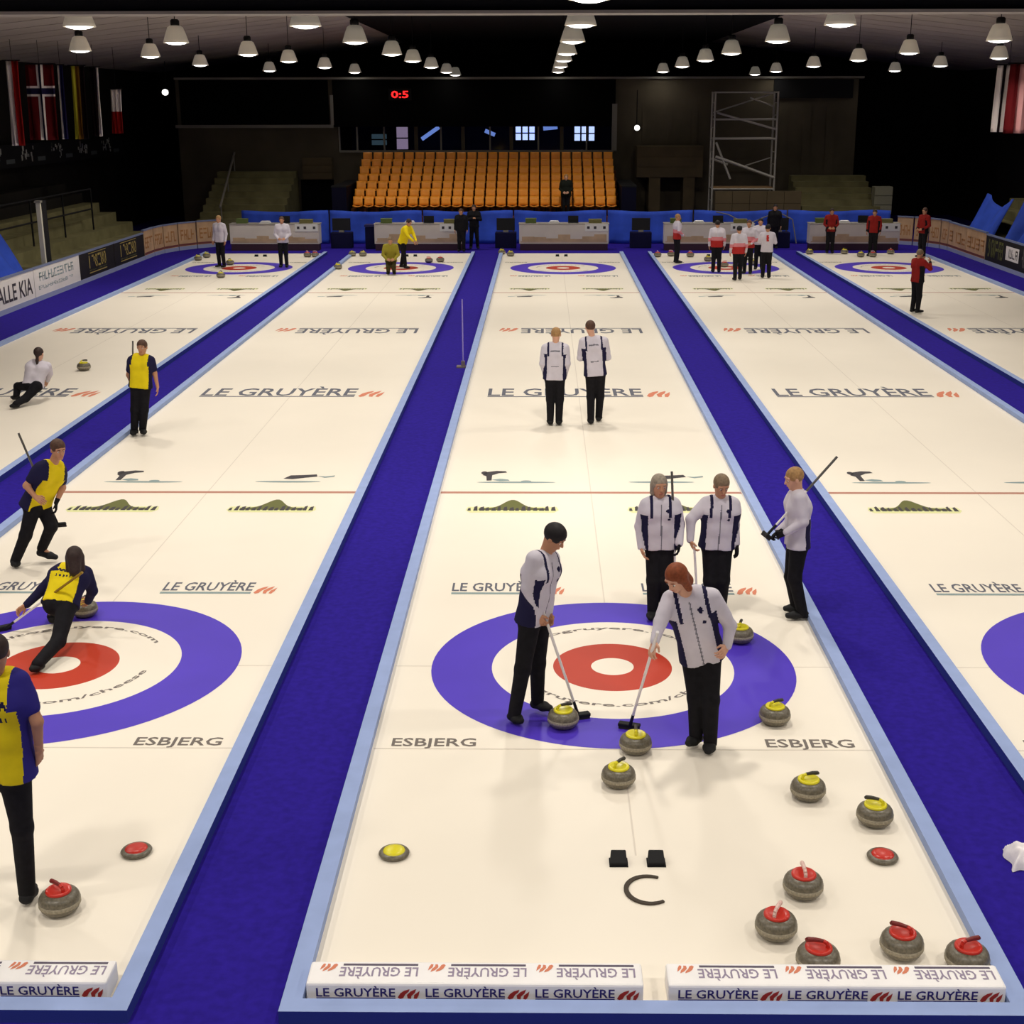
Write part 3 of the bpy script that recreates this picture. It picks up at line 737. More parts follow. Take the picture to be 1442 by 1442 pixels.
for x, y, colr, rz, lab in (
    (793, 1011, 'yellow', 0.4, 'yellow-topped curling stone touched by the broom of the black-haired sweeper'),
    (895, 1046, 'yellow', 1.5, 'yellow-topped curling stone at the ring edge under the auburn-haired sweeper\'s broom'),
    (871, 1092, 'yellow', 0.9, 'yellow-topped curling stone on the bare ice nearest the centre line below the rings'),
    (1091, 1006, 'yellow', 0.5, 'yellow-topped curling stone biting the blue ring beside the town lettering'),
    (1138, 1110, 'yellow', 0.3, 'yellow-topped curling stone in front of the town lettering, handle along the sheet width'),
    (1232, 1146, 'yellow', 2.7, 'yellow-topped curling stone near the bumper, beside a flat red disc'),
    (1042, 893, 'yellow', 1.3, 'yellow-topped curling stone on the blue ring behind the auburn-haired sweeper'),
    (119, 857, 'yellow', 1.2, 'curling stone under the hand of the crouched thrower in yellow'),
    (1131, 1245, 'red', 1.6, 'red-topped curling stone with upright handle, closest to the flat red disc'),
    (1093, 1302, 'red', 1.1, 'red-topped curling stone with slanting handle on open ice near the foam blocks'),
    (1152, 1349, 'redflat', 2.9, 'red-topped curling stone half hidden behind the middle of a foam block'),
    (1270, 1328, 'redflat', 2.6, 'red-topped curling stone with maroon handle between two others by the foam block'),
    (1362, 1348, 'redflat', 0.4, 'red-topped curling stone in the corner of foam block and bumper'),
    (84, 1268, 'redflat', 2.5, 'red-topped curling stone beside the foot of the person in blue sleeves'),
    (118, 516, 'yellow', .7, 'curling stone sliding ahead of the crouched person in white shirt')):
    p = sp(x, y); stone(p, colr, rz, lab)
q = MB(); q.lathe([(.001, 0), (.08, 0), (.112, .010), (.118, .022), (.108, .034), (.085, .040)]); DISC_B = q.mesh('disc_rim', [GRANITE])
def disc_top(m):
    q = MB(); q.lathe([(.085, .036), (.08, .046), (.05, .052), (.001, .054)]); return q.mesh('disc_cap', [m])
for x, y, m, lab in ((192, 1196, RED_CAP, 'flat grey disc with red cap on the ice of the yellow vest team'), (555, 1199, YEL_CAP, 'flat grey disc with yellow cap lying near the bumper'),
                     (1243, 1204, RED_CAP, 'flat grey disc with red cap between yellow-topped and red-topped stones')):
    p = G(x, y, .03); t = thing('stone_smear', lab, 'smear_disc', (p[0], p[1], 0)); obj('rim', DISC_B, t); obj('cap', disc_top(m), t)  # made-up discs in place of smeared stone marks

# ------------------------------------------------------------------ hacks and curved strip
for x, lab in ((871, 'black rubber foothold with square corners in front of the curved strip'), (924, 'black rubber foothold with a cut corner in front of the curved strip')):
    p = G(x, 1212, .02); t = thing('hack', lab, 'foothold', (p[0], p[1], 0))
    q = MB(); a, b = .062, .05
    q.add([(-a, -b, 0), (a, -b, 0), (a, b, 0), (-a, b, 0), (-a, -b, .03), (a, -b, .03), (a*.9, b, .085), (-a*.9, b, .085)], [(3, 2, 1, 0), (4, 5, 6, 7), (0, 1, 5, 4), (1, 2, 6, 5), (2, 3, 7, 6), (3, 0, 4, 7)])
    q.build('footrest', BLACK, t, None, .006)
    q = MB(); q.box((-a-.008, -b-.01, 0), (a+.008, b+.012, .008)); q.build('base_plate', DARK, t)
t = thing('curved_strip', 'dark strip curved like an open ring, lying on the ice behind the footholds', 'strip', (*G(908, 1254)[:2], 0))
q = MB(); c0 = np.array([.03, 0.]); n = 26; A0, A1 = math.radians(62), math.radians(305); vv = []
for i in range(n+1):
    a = A0+(A1-A0)*i/n; wd = .014*(.75+.5*math.sin(math.pi*i/n))
    for r_ in (.165-wd, .165+wd):
        for z in (.002, .014): vv.append((c0[0]+r_*math.cos(a), c0[1]+r_*1.08*math.sin(a), z))
fs = []
for i in range(n):
    b = 4*i; fs += [(b+1, b+3, b+7, b+5), (b, b+1, b+5, b+4), (b+3, b+2, b+6, b+7), (b+2, b, b+4, b+6)]
fs += [(0, 2, 3, 1), (4*n, 4*n+1, 4*n+3, 4*n+2)]
q.add(vv, fs); q.build('strip_band', M('grey_rubber', (74, 66, 58), .8, .2), t)

# ------------------------------------------------------------------ printed foam blocks at the sheet ends
def foam_block(x0, x1, yf, label, n=3):
    L_ = x1-x0; dep, hgt = .235, .152
    t = thing('foam_block', label, 'foam block', (x0, yf, 0))
    q = MB(); q.box((0, 0, .0), (L_, dep, hgt)); q.build('block', FOAM, t, None, .016)
    pf = MB(); pt = MB()
    for i in range(n):
        a = L_*(.03+.325*i) if n == 3 else L_*(.06+.47*i); ww = .50
        text_on(pf, 'LE GRUYÈRE', lambda u, v: (a+ww*u, -.0015, .056+.080*v), 0)
        pf.box((a, -.002, .042), (a+ww, -.0005, .050), 0)
        emb = MB(); emblem(emb, a+ww+.015, a+ww+.155, .042, .118, 0, 0)
        pf.add([(x, -.002, y) for x, y, z in emb.v], emb.f, 1)
        text_on(pt, 'LE GRUYÈRE', lambda u, v: (a+.135+ww-ww*u, .17-.12*v, hgt+.0015), 0)
        pt.box((a+.15, .186, hgt), (a+.13+ww, .206, hgt+.0015), 2)
        emb = MB(); emblem(emb, 0, .11, 0, .085, 0, 0)
        pt.add([(a+.115-x, .205-y, hgt+.0015) for x, y, z in emb.v], [f[::-1] for f in emb.f], 1)
    pf.build('front_print', [NAVY_PRINT, RED_PRINT], t)
    pt.build('top_print', [PALE_PRINT, INK_RED, M('grey_print', (96, 88, 104), .6, .2)], t)
foam_block(-2.20, -.07, -5.385, 'white printed foam block in front of the single yellow-capped disc')
foam_block(.085, 2.205, -5.385, 'white printed foam block in front of the red-topped stones')
foam_block(-5.631+.05, -5.631+2.17, -5.385, 'white printed foam block on the sheet of the yellow vest team')
# ------------------------------------------------------------------ crumpled towel on the carpet
t = thing('towel', 'crumpled white towel lying on the blue carpet', 'towel', (2.93, -3.62, -.02))
nb = 22; vv = []; fs = []
for i in range(nb):
    for j in range(nb):
        u, v = i/(nb-1)*2-1, j/(nb-1)*2-1; r2 = max(abs(u), abs(v))
        hgt = .13*(1-r2**2)**.7 if r2 < 1 else 0
        hgt += .035*(1-r2)*math.sin(7*u+3*v)*math.cos(5*v-2*u)
        vv.append((u*.13*(1+.12*math.sin(5*v)), v*.15*(1+.1*math.cos(6*u)), max(.004, hgt+.006)))
for i in range(nb-1):
    for j in range(nb-1): fs.append((i*nb+j, (i+1)*nb+j, (i+1)*nb+j+1, i*nb+j+1))
q = MB(); q.add(vv, fs, 0, True); q.build('towel_cloth', M('towel_cloth', (240, 234, 236), .9, .1, (30, .05)), t)
# ------------------------------------------------------------------ pendant lamps
LENS = M('lamp_lens', (255, 250, 240), .4, .3, emit=6.0)
BELL = M('lamp_bell', (238, 228, 208), .45, .4, emit=.10)
q = MB(); q.lathe([(.12, .36), (.17, .33), (.215, .22), (.265, .07), (.285, .0), (.27, .0), (.255, .06), (.20, .21), (.155, .31), (.11, .34)], 20); LB = q.mesh('lamp_bell', [BELL])
q = MB(); q.lathe([(.001, -.045), (.10, -.038), (.19, -.018), (.245, .012), (.245, .03), (.001, .03)], 20); LL = q.mesh('lamp_lens', [LENS])
q = MB(); q.lathe([(.001, .35), (.085, .35), (.10, .38), (.10, .47), (.07, .50), (.001, .50)], 14); LG = q.mesh('lamp_gear', [DARK])
q = MB(); q.tube((0, 0, .45), (0, 0, 1.3), .010, None, 6); LSn = q.mesh('lamp_stem', [DARK])
LROW = ('row above the deep roof beam', 'first row beyond the deep roof beam', 'second row beyond the deep roof beam', 'third row beyond the deep roof beam', 'fourth row beyond the deep roof beam', 'row over the far rings', 'row over the orange seats')
def pendant(x, y, z=LAMP_Z, light=True):
    rw = LROW[int(np.argmin([abs(y-v) for v in (6.4, 12.6, 19.2, 26.9, 33.2, 40.7, 49.2)]))]
    t = thing('pendant_lamp', 'bell-shaped pendant lamp in the '+rw, 'lamp', (x, y, z), 'pendant lamps, '+rw)
    obj('bell', LB, t); obj('lens', LL, t); obj('gear_box', LG, t)
    sr = obj('stem', LSn, t); top = (8.3 if abs(x) < 7.4 else 8.35-(abs(x)-7.4)/12.8*1.4)-z
    sr.scale.z = (top)/1.3 if top > .62 else 1.0
    sr.location.z = 0
    if light: lamp_light(x, y, z-.055, LAMP_W*(.05 if y > 45 else .85 if y > 30 else 1.))
for y in LAMP_ROWS:
    for x in LAMP_COLS[1:-1]: pendant(x, y)
for x, y in ((113, 72), (212, 80), (282, 92), (1324, 93), (1260, 100), (1407, 82)):
    p = G(x, y, LAMP_Z); pendant(p[0], p[1])
for x in (-4.9, 9.4, -12.0): pendant(x, 55.3 if x > -10 else 46.)
pendant(-.1, 6.4)

# ------------------------------------------------------------------ end boards, drapes and corner boards
BOARD_W = M('white_board', (236, 230, 222), .6, .2, (1.2, .05))
BOARD_K = M('black_board', (34, 32, 30), .6, .2)
BOARD_O = M('tan_board', (196, 160, 122), .6, .2, (1.6, .16))
BOARD_B = M('blue_board', (52, 72, 166), .7, .2)
RAIL = M('board_rail', (120, 130, 160), .5, .3)
KICK = M('kick_plate', (150, 158, 190), .6, .2)
GOLD = M('gold_print', (170, 150, 80), .5, .3)
MARO = M('maroon_print', (122, 70, 66), .6, .2)
DRAPE = M('blue_drape', (54, 84, 196), .8, .15, (1.1, .25))
DRAPE_D = M('navy_drape', (22, 22, 54), .85, .1, (1.1, .2))
def board(p0, p1, side, label, face, h=.93, extra=None, name='advertising_board', group=None, inset=.0):
    p0, p1 = Vector((*p0, 0)), Vector((*p1, 0)); d = (p1-p0).normalized(); p0 = p0+d*inset; p1 = p1-d*inset; d = (p1-p0); L_ = d.length; d.normalize()
    n = Vector((d.y, -d.x, 0))*side                 # towards the ice
    t = thing(name, label, 'board', p0+Vector((0, 0, -.02)), group, math.atan2(d.y, d.x))
    sy = -1 if side > 0 else 1                     # local y of the ice side
    ys = sorted((0, -sy*.07))
    q = MB(); q.box((.01, ys[0], .14), (L_-.01, ys[1], h)); pn = q.build('panel', face, t)
    q = MB(); q.box((0, ys[0]-.015, h), (L_, ys[1]+.015, h+.05)); q.build('rail', RAIL, t)
    q = MB(); q.box((0, ys[0]-.01, 0), (L_, ys[1]+.01, .14)); q.build('kick_plate', KICK, t)
    if extra: extra(pn, L_, sy)
    return t
def prints(t, sy, items, mats):
    q = MB()
    for it in items:
        if it[0] == 'box': _, a, b, z0, z1, mi = it; q.box((a, min(0, sy*.004), z0), (b, max(0, sy*.004), z1), mi)
        else:
            _, s_, a, b, z0, z1, mi = it
            text_on(q, s_, (lambda u, v: ((a+(b-a)*u), sy*.0055, z0+(z1-z0)*v)), mi)
    o = q.build('print', mats, t); o['kind'] = 'stuff'
def scribble(a, b, z0, z1, n, mi, seed=1):          # illegible block lettering: strokes that read as letters from afar
    r = random.Random(seed); out = []; cw = (b-a)/n; H_ = z1-z0; th = min(cw*.2, H_*.22)
    for i in range(n):
        x0 = a+cw*i+cw*.08; x1 = a+cw*(i+1)-cw*.14
        if r.random() < .88: out.append(('box', x0, x0+th, z0, z1, mi))
        if r.random() < .6: out.append(('box', x1-th, x1, z0+H_*r.choice((0, .45)), z1-H_*r.choice((0, .45)), mi))
        for zz in (0, .42, .84):
            if r.random() < .6: out.append(('box', x0, x1, z0+H_*zz, z0+H_*zz+H_*.16, mi))
    return out
XL = -15.35
board((XL, 6), (XL, 20), 1, 'plain blue board along the side wall before the lettered white one', BOARD_B)
board((XL, 20.02), (XL, 26.4), 1, 'white side board with bold black lettering', BOARD_W, extra=lambda t, L_, s: prints(t, s, [('txt', 'NT RALLE KIA', 2.2, 6.2, .28, .74, 0)], [INK]))
board((XL, 26.42), (XL, 30.4), 1, 'white side board with faint grey-green script', BOARD_W, extra=lambda t, L_, s: prints(t, s, scribble(.4, 3.4, .55, .8, 12, 0, 3)+scribble(.3, 3.3, .32, .42, 16, 0, 4), [TEAL]))
def goldsign(a, b):
    return lambda t, L_, s: prints(t, s, [('box', a, b, .24, .27, 0), ('box', a, b, .86, .88, 0)]+scribble(a, b, .40, .80, 6, 0, 5)+scribble(a, b, .31, .35, 10, 1, 6), [GOLD, OLIVE])
board((XL, 30.42), (XL, 34.0), 1, 'black side board with gold sign, next to the white script board', BOARD_K, extra=goldsign(.9, 2.7))
board((XL, 34.02), (XL, 37.6), 1, 'black side board with gold sign, next to the tan corner board', BOARD_K, extra=goldsign(.7, 2.6))
def arc(cx, cy, R_, a0, a1, n): return [(cx+R_*math.cos(math.radians(a0+(a1-a0)*i/n)), cy+R_*math.sin(math.radians(a0+(a1-a0)*i/n))) for i in range(n+1)]
pts = [(XL, 37.62)]+arc(XL+4.6, 38.9, 4.6, 180, 118, 5)
tanp = lambda sd: (lambda t, L_, s: prints(t, s, scribble(.1, L_-.1, .38, .78, 4, 0, sd)+[('box', .0, L_, .16, .24, 1)], [M('ochre_print', (176, 124, 74), .6, .2), MARO]))
for i in range(5): board(pts[i], pts[i+1], 1, ['tan printed board beside the black gold-sign boards', 'tan printed board second after the black gold-sign boards', 'tan printed corner board, third after the gold signs', 'tan printed corner board, fourth after the gold signs', 'tan printed corner board ending at the blue drape'][i], BOARD_O, 1.02, tanp(i), group='tan corner boards', inset=.024)
XR = 15.0
board((XR, 8), (XR, 30.6), -1, 'long black board along the wall under the blue covers', BOARD_K)
board((XR, 30.62), (XR, 36.2), -1, 'black side board with white lettered card and pale stripes', BOARD_K, 1.0, extra=lambda t, L_, s: prints(t, s, [('box', 2.1, 3.4, .38, .84, 0)]+scribble(2.2, 3.3, .46, .76, 4, 1, 9)+scribble(.2, 1.8, .3, .9, 10, 2, 10)+scribble(3.7, 5.3, .3, .9, 8, 3, 11), [BOARD_W, INK, M('grey_stripe', (110, 104, 100), .6, .2), OLIVE]))
pts = [(XR, 36.25)]+arc(XR-2.7, 40.8, 2.7, 0, 62, 4)
for i in range(5):
    if i == 0:
        board((XR, 36.25), (XR, 38.5), -1, 'tan printed board next to the black striped side board', BOARD_O, 1.05, tanp(21)); board((XR, 38.52), (XR, 40.8), -1, 'tan printed board just before the rounded corner', BOARD_O, 1.05, tanp(22))
    elif i < 4 or True:
        if i < 5 and i+0 < len(pts)-0 and i < len(pts)-1: board(pts[i], pts[i+1], -1, ['', 'tan corner board, first of the rounded corner', 'tan corner board, second of the rounded corner', 'tan corner board, third of the rounded corner', 'tan corner board ending at the blue end drape'][i], BOARD_O, 1.08, tanp(22+i), group='tan boards of the other corner', inset=.03)

def drape(p0, p1, z0, z1, label, m=DRAPE, amp=.06, lean=0., waves=1.0, group=None, name='drape', swag=0.):
    p0, p1 = Vector((*p0, 0)), Vector((*p1, 0)); d = p1-p0; L_ = d.length; d.normalize(); n = Vector((-d.y, d.x, 0))
    t = thing(name, label, 'drape', p0, group)
    nu, nv = max(12, int(L_*7)), 8; vv = []; fs = []
    for i in range(nu+1):
        for j in range(nv+1):
            u, v = i/nu*L_, j/nv
            w_ = amp*math.sin(u*4.3*waves+1.7*math.sin(u*1.3))*(1.1-v*.7)+.4*amp*math.sin(u*9.1*waves+v*2)
            z = z0+(z1-z0)*v-swag*v*(.5-.5*math.cos(u*1.9))
            vv.append(d*u+n*(w_+lean*v)+Vector((0, 0, z)))
    for i in range(nu):
        for j in range(nv): a = i*(nv+1)+j; fs.append((a, a+nv+1, a+nv+2, a+1))
    q = MB(); q.add(vv, fs, 0, True); o = q.build('cloth', m, t)
    sd = o.modifiers.new('thick', 'SOLIDIFY'); sd.thickness = .012
    return t
EY = 43.45
seglab = ['blue drape of the end barrier by the tan corner boards', 'blue drape of the end barrier behind the banner table of the white-shirted pair', 'blue drape of the end barrier behind the crouching olive player',
          'blue drape of the end barrier behind the empty house', 'blue drape of the end barrier beside the dark monitor', 'blue drape of the end barrier below the scaffold tower', 'blue drape of the end barrier behind the red-shirted players']
xs = [-13.0, -9.4, -5.6, -1.9, 1.9, 5.4, 9.2, 13.4]
for i in range(7): drape((xs[i]+.03, EY), (xs[i+1]-.03, EY), .0, 1.32, seglab[i], swag=.06)
# ------------------------------------------------------------------ banner tables behind every sheet
BAN = M('banner_cream', (214, 206, 196), .6, .2, (1.4, .06))
BAN_BR = M('banner_brown_print', (196, 168, 134), .6, .2, (2.2, .16))
PLUM = M('plum_plinth', (66, 44, 56), .7, .2)
TY = 40.75
bl = ['of the sheet with two players in white', 'behind the crouching olive player', 'of the sheet with the empty far house', 'behind the group in red and white', 'behind the players in dark red']
for k in range(-2, 3):
    x0, x1 = k*S-1.62, k*S+1.85
    t = thing('banner_table', 'long cream banner-fronted table '+bl[k+2], 'table', (x0, TY, -.02))
    L_ = x1-x0
    q = MB(); q.box((0, .02, .26), (L_, .62, 1.0)); fp = q.build('front_panel', BAN, t)
    q = MB(); q.box((.03, .0, 0), (L_-.03, .6, .26)); q.build('plinth', PLUM, t)
    q = MB(); q.box((-.02, -.01, 1.0), (L_+.02, .66, 1.03)); q.build('table_top', M('table_top_grey', (150, 144, 136), .6, .2), t)
    q = MB(); r = random.Random(k+9)
    for i in range(7):
        a = L_*(.03+.135*i); q.box((a, .012, .36), (a+L_*.137, .021, .44+.2*r.random()))
    q.box((.05, .013, .31), (L_-.05, .021, .35)); o = q.build('banner_print', BAN_BR, fp); o['kind'] = 'stuff'
    q = MB(); q.box((L_-.92, -.02, .74), (L_-.03, .02, 1.02), 0)
    for a in (.84, .58, .22): q.box((L_-a, -.026, .83), (L_-a+.1, -.019, .93), 1)
    q.build('score_card', [M('score_white', (226, 226, 222), .5, .3), INK], t)
    for nm, lab, cat, xx, dim, m in (('carton', 'small green carton standing on a cream banner table', 'carton', .45, (.42, .3, .16), M('green_carton', (96, 110, 66), .8, .1)),
                                     ('paper_stack', 'white paper stack lying on a cream banner table', 'paper', 1.35, (.42, .3, .1), M('paper_white', (224, 222, 222), .7, .2)),
                                     ('laptop', 'dark laptop standing open on a cream banner table', 'laptop', 2.1, (.5, .3, .2), BLACK),
                                     ('carton', 'low olive carton at the end of a cream banner table', 'carton', 2.95, (.5, .3, .13), M('olive_carton', (120, 116, 76), .8, .1))):
        a = thing(nm, lab, cat, (x0+xx, TY+.3, 1.01), 'clutter on the banner tables')
        q = MB()
        if nm == 'laptop':
            q.box((-.2, -.12, 0), (.2, .12, .02)); q.build('keyboard', m, a); q = MB(); q.box((-.2, .1, .02), (.2, .115, .27)); q.build('screen', m, a)
        elif nm == 'paper_stack':
            for i in range(4): q.box((-dim[0]/2+.02*i, -.14, .022*i), (dim[0]/2-.015*i, .14, .022*i+.02))
            q.build('sheets', m, a)
        else:
            q.box((-dim[0]/2, -.14, 0), (dim[0]/2, .14, dim[2])); q.build('box', m, a); q = MB(); q.box((-dim[0]/2-.01, -.15, dim[2]), (dim[0]/2+.01, .15, dim[2]+.02)); q.build('lid', m, a)
# monitors and draped stands on the walkway ends
for x, y, z, lab in ((903, 322, 0, 'black monitor on a draped stand at the walkway end by the empty house'), (480, 322, 0, 'black monitor on a draped stand beside the pair in white'), (1098, 330, 0, 'black monitor on a draped stand behind the group in red and white'), (712, 322, 0, 'black monitor on a draped stand beside two officials in black')):
    p = AY(x, y, 41.6); t = thing('monitor_stand', lab, 'monitor', (p[0], 41.6, -.02))
    q = MB(); q.box((-.42, 0, 0), (.42, .5, .62)); q.build('draped_stand', DRAPE_D, t, None, .03)
    q = MB(); q.box((-.36, .15, .68), (.36, .22, 1.16)); q.build('screen', BLACK, t, None, .01)
    q = MB(); q.box((-.1, .12, .62), (.1, .3, .69)); q.build('foot', STEEL, t)
t = thing('equipment_case', 'wide navy case standing before the end drape beside the crouching olive player', 'case', (-7.7, 41.4, -.02))
q = MB(); q.box((0, 0, 0), (1.5, .6, .85)); q.build('case_body', DRAPE_D, t, None, .04); q = MB(); q.box((-.02, -.02, .85), (1.52, .62, .93)); q.build('case_lid', M('navy_lid', (34, 34, 84), .6, .3), t)
# far hacks
q = MB(); q.box((-.06, -.05, 0), (.06, .05, .07)); HK = q.mesh('far_hack', [BLACK]); q = MB(); q.box((-.075, -.065, 0), (.075, .065, .01)); HKB = q.mesh('far_hack_base', [DARK])
for k in range(-2, 3):
    for dx in (-.16, .16):
        t = thing('hack', 'black rubber foothold at the far end of an ice sheet', 'foothold', (k*S+dx, MID+3.75, 0), 'footholds at the far ends'); obj('footrest', HK, t); obj('base_plate', HKB, t)
# far stones
for i, (x, y, c, g) in enumerate(((279, 365, 'yellow', 0), (291, 361, 'yellow', 0), (433, 360, 'red', 0), (444, 360, 'red', 0), (324, 371, 'yellow', 1), (311, 389, 'yellow', 1), (476, 377, 'yellow', 2), (496, 359, 'yellow', 2), (511, 359, 'yellow', 2),
                                  (604, 368, 'red', 3), (620, 367, 'red', 3), (719, 359, 'yellow', 4), (707, 355, 'yellow', 4), (926, 360, 'red', 5), (945, 359, 'red', 5), (972, 360, 'red', 5), (997, 366, 'yellow', 6), (1020, 374, 'red', 6), (1060, 371, 'yellow', 6), (1212, 360, 'yellow', 7), (1229, 360, 'red', 7), (1254, 356, 'red', 7), (1140, 356, 'yellow', 7), (1185, 354, 'yellow', 7))):
    lab = ['curling stone parked in a far corner behind two players in white', 'curling stone in the far rings beside the player in white', 'yellow-topped curling stone by the bumper near the crouching olive player', 'red-topped curling stone beside the rings of the bending yellow player', 'curling stone parked at the far end beside the empty house', 'curling stone lined up behind the sideways player in red and white',
           'curling stone in the far rings among the red and white group', 'curling stone parked near the players in dark red'][g]
    p = G(x, y, .05); stone((p[0], min(p[1], 39.2)), c, i*1.1, lab, 'stones at the far end, set %d' % (g+1))

# ------------------------------------------------------------------ end stand with orange seats
SEAT = M('orange_seat', (248, 160, 50), .45, .4, (3, .06))
q = MB()                                           # contoured shell seat
def curved(nu, nv, fn, th, mi=0):
    vv = []; fs = []
    for s_ in (0, 1):
        for i in range(nu+1):
            for j in range(nv+1): x, y, z, nx, ny, nz = fn(i/nu, j/nv); vv.append((x-nx*th*s_, y-ny*th*s_, z-nz*th*s_))
    o = (nu+1)*(nv+1)
    for i in range(nu):
        for j in range(nv):
            a = i*(nv+1)+j; fs += [(a, a+nv+1, a+nv+2, a+1), (o+a, o+a+1, o+a+nv+2, o+a+nv+1)]
    for i in range(nu):
        a = i*(nv+1); fs.append((a, o+a, o+a+nv+1, a+nv+1)); a += nv; fs.append((a, a+nv+1, o+a+nv+1, o+a))
    for j in range(nv):
        fs.append((j, j+1, o+j+1, o+j)); a = nu*(nv+1)+j; fs.append((a, o+a, o+a+1, a+1))
    q.add(vv, fs, mi, True)
curved(4, 3, lambda u, v: ((u-.5)*.385, -.2+.4*v, .40+.05*(2*u-1)**2-.02*math.sin(math.pi*v), 0, 0, 1), .035); SPAN = q.mesh('seat_pan', [SEAT])
q = MB(); curved(4, 3, lambda u, v: ((u-.5)*.385, .2+.07*v-.05*(2*u-1)**2, .42+.36*v, 0, -1, .1), -.035); SBACK = q.mesh('seat_back', [SEAT])
q = MB(); q.box((-.03, -.05, 0), (.03, .12, .39)); SLEG = q.mesh('seat_bracket', [DARK])
def stage(name, loc):
    o = bpy.data.objects.new(name, None); COL.objects.link(o); o.location = loc; o['kind'] = 'structure'; return o
ROWN = ('lowest', 'second lowest', 'third lowest', 'middle', 'third highest', 'second highest', 'highest')
NR, NC = 7, 24; SX0, SX1 = -8.62, 2.37; SY, SZ = 44.70, 1.0; DR, RR = .62, .275
for r_ in range(NR):
    for c_ in range(NC):
        t = thing('stadium_seat', 'orange plastic seat in the %s row of the end stand under the windows' % ROWN[r_], 'seat', (SX0+(c_+.5)*(SX1-SX0)/NC, SY+r_*DR, SZ+r_*RR), 'orange seats of the end stand, %s row' % ROWN[r_])
        obj('seat', SPAN, t); obj('backrest', SBACK, t); obj('bracket', SLEG, t)
t = stage('floor_stand', (SX0-.1, 44.1, -.02))
for r_ in range(NR):
    q = MB(); q.box((0, .3+r_*DR+(-.3 if r_ == 0 else 0), 0), (SX1-SX0+.2, .3+(r_+1)*DR, SZ+r_*RR+.02)); q.build('step', M('stand_brown', (96, 56, 26), .8, .2), t)
for xx, nm in ((SX0-.75, 'navy side screen of the seat stand beside the shutter'), (SX1+.15, 'navy side screen of the seat stand beside the box unit')):
    t = thing('side_screen', nm, 'screen', (xx, 44.2, -.02)); q = MB(); q.box((0, 0, 0), (.6, 4.6, 2.2)); q.build('screen_panel', M('navy_screen', (14, 14, 34), .9, .1), t); q = MB(); q.box((-.02, -.02, 2.2), (.62, 4.62, 2.26)); q.build('cap_rail', DARK, t)

# ------------------------------------------------------------------ wall behind the stand, at Y = 50
WY = 50.0
def wbox(x0, y0, x1, y1, dep=.2, Y=WY):            # photo rectangle -> box on that wall
    a, b = AY(x0, y0, Y), AY(x1, y1, Y)
    return (min(a[0], b[0]), Y-dep, min(a[2], b[2])), (max(a[0], b[0]), Y, max(a[2], b[2]))
mb = MB(); zt_ = 6.5; zw1, zw0 = 4.5, 3.42
xa, xb = AY(476, 200, WY)[0], AY(866, 200, WY)[0]
mb.box((-17, WY, -.02), (xa, WY+.25, zt_)); mb.box((xb, WY, -.02), (13.2, WY+.25, zt_)); mb.box((xa, WY, -.02), (xb, WY+.25, zw0)); mb.box((xa, WY, zw1), (xb, WY+.25, zt_))
we = struct('wall_end', mb, WALLB)
mb = MB(); mb.box((-17, WY-.15, zt_), (13.4, WY+.3, zt_+.09)); struct('trim_90', mb, STEEL)
mb = MB(); lo, hi = wbox(468, 113, 866, 178, .12); mb.box(lo, hi); mb.build('fascia_panel', M('pitch_black', (6, 6, 6), .9, .05), we)
mb = MB(); lo, hi = wbox(252, 113, 464, 176, .1); mb.box(lo, hi); mb.build('black_panel', M('pitch_black', (6, 6, 6), .9, .05), we)
mb = MB(); lo, hi = wbox(248, 176, 470, 180, .16); mb.box(lo, hi); mb.build('panel_frame', STEEL, we)
mb = MB(); lo, hi = wbox(465, 134, 471, 176, .16); mb.box(lo, hi); mb.build('panel_frame', STEEL, we)
mb = MB(); lo, hi = wbox(1090, 112, 1200, 138, .12); mb.box(lo, hi); mb.build('fascia_panel', DARK, we)
mb = MB(); lo, hi = wbox(862, 146, 868, 212, .16); mb.box(lo, hi); mb.build('pillar', STEEL, we)
for a in (868, 905, 940, 975, 1100, 1132, 1165):
    mb = MB(); lo, hi = wbox(a, 150, a+3, 290, .04); mb.box(lo, hi); mb.build('wall_batten', WALLB, we)
# room behind the windows
mb = MB(); mb.box((xa, 54.5, 2.6), (xb, 54.6, 5.4)); mb.box((xa, WY+.25, 2.6), (xb, 54.5, 2.7)); mb.box((xa, WY+.25, 5.3), (xb, 54.5, 5.4))
struct('wall_room', mb, M('room_blue_wall', (52, 58, 96), .9, .1))
SKYL = M('daylight_pane', (206, 218, 255), .5, .2, emit=1.6)
for n_, (x0, y0, x1, y1, m) in enumerate(((725, 177, 754, 198, SKYL), (808, 177, 838, 199, SKYL), (557, 178, 576, 211, M('lit_pink_door', (214, 180, 200), .5, .2, emit=.45)), (522, 188, 546, 205, M('dim_teal_pane', (120, 150, 156), .5, .2, emit=.18)))):  # pink one is a door, the light on it put in as glow
    a, b = AY(x0, y0, 54.4), AY(x1, y1, 54.4)
    wn = bpy.data.objects.new('window_%d' % (n_+10), None); COL.objects.link(wn); wn.location = (a[0], 54.4, b[2]); wn['kind'] = 'structure'
    W_, H_ = b[0]-a[0], a[2]-b[2]; nx_, nz_ = (3, 2) if n_ < 2 else (1, 2)
    for i in range(nx_):
        for j in range(nz_): q = MB(); q.box((W_*i/nx_+.04, 0, H_*j/nz_+.03), (W_*(i+1)/nx_-.04, .03, H_*(j+1)/nz_-.03)); q.build('pane', m, wn)
    q = MB(); q.box((-.05, .03, -.05), (W_+.05, .06, H_+.05)); q.build('frame', DARK, wn)
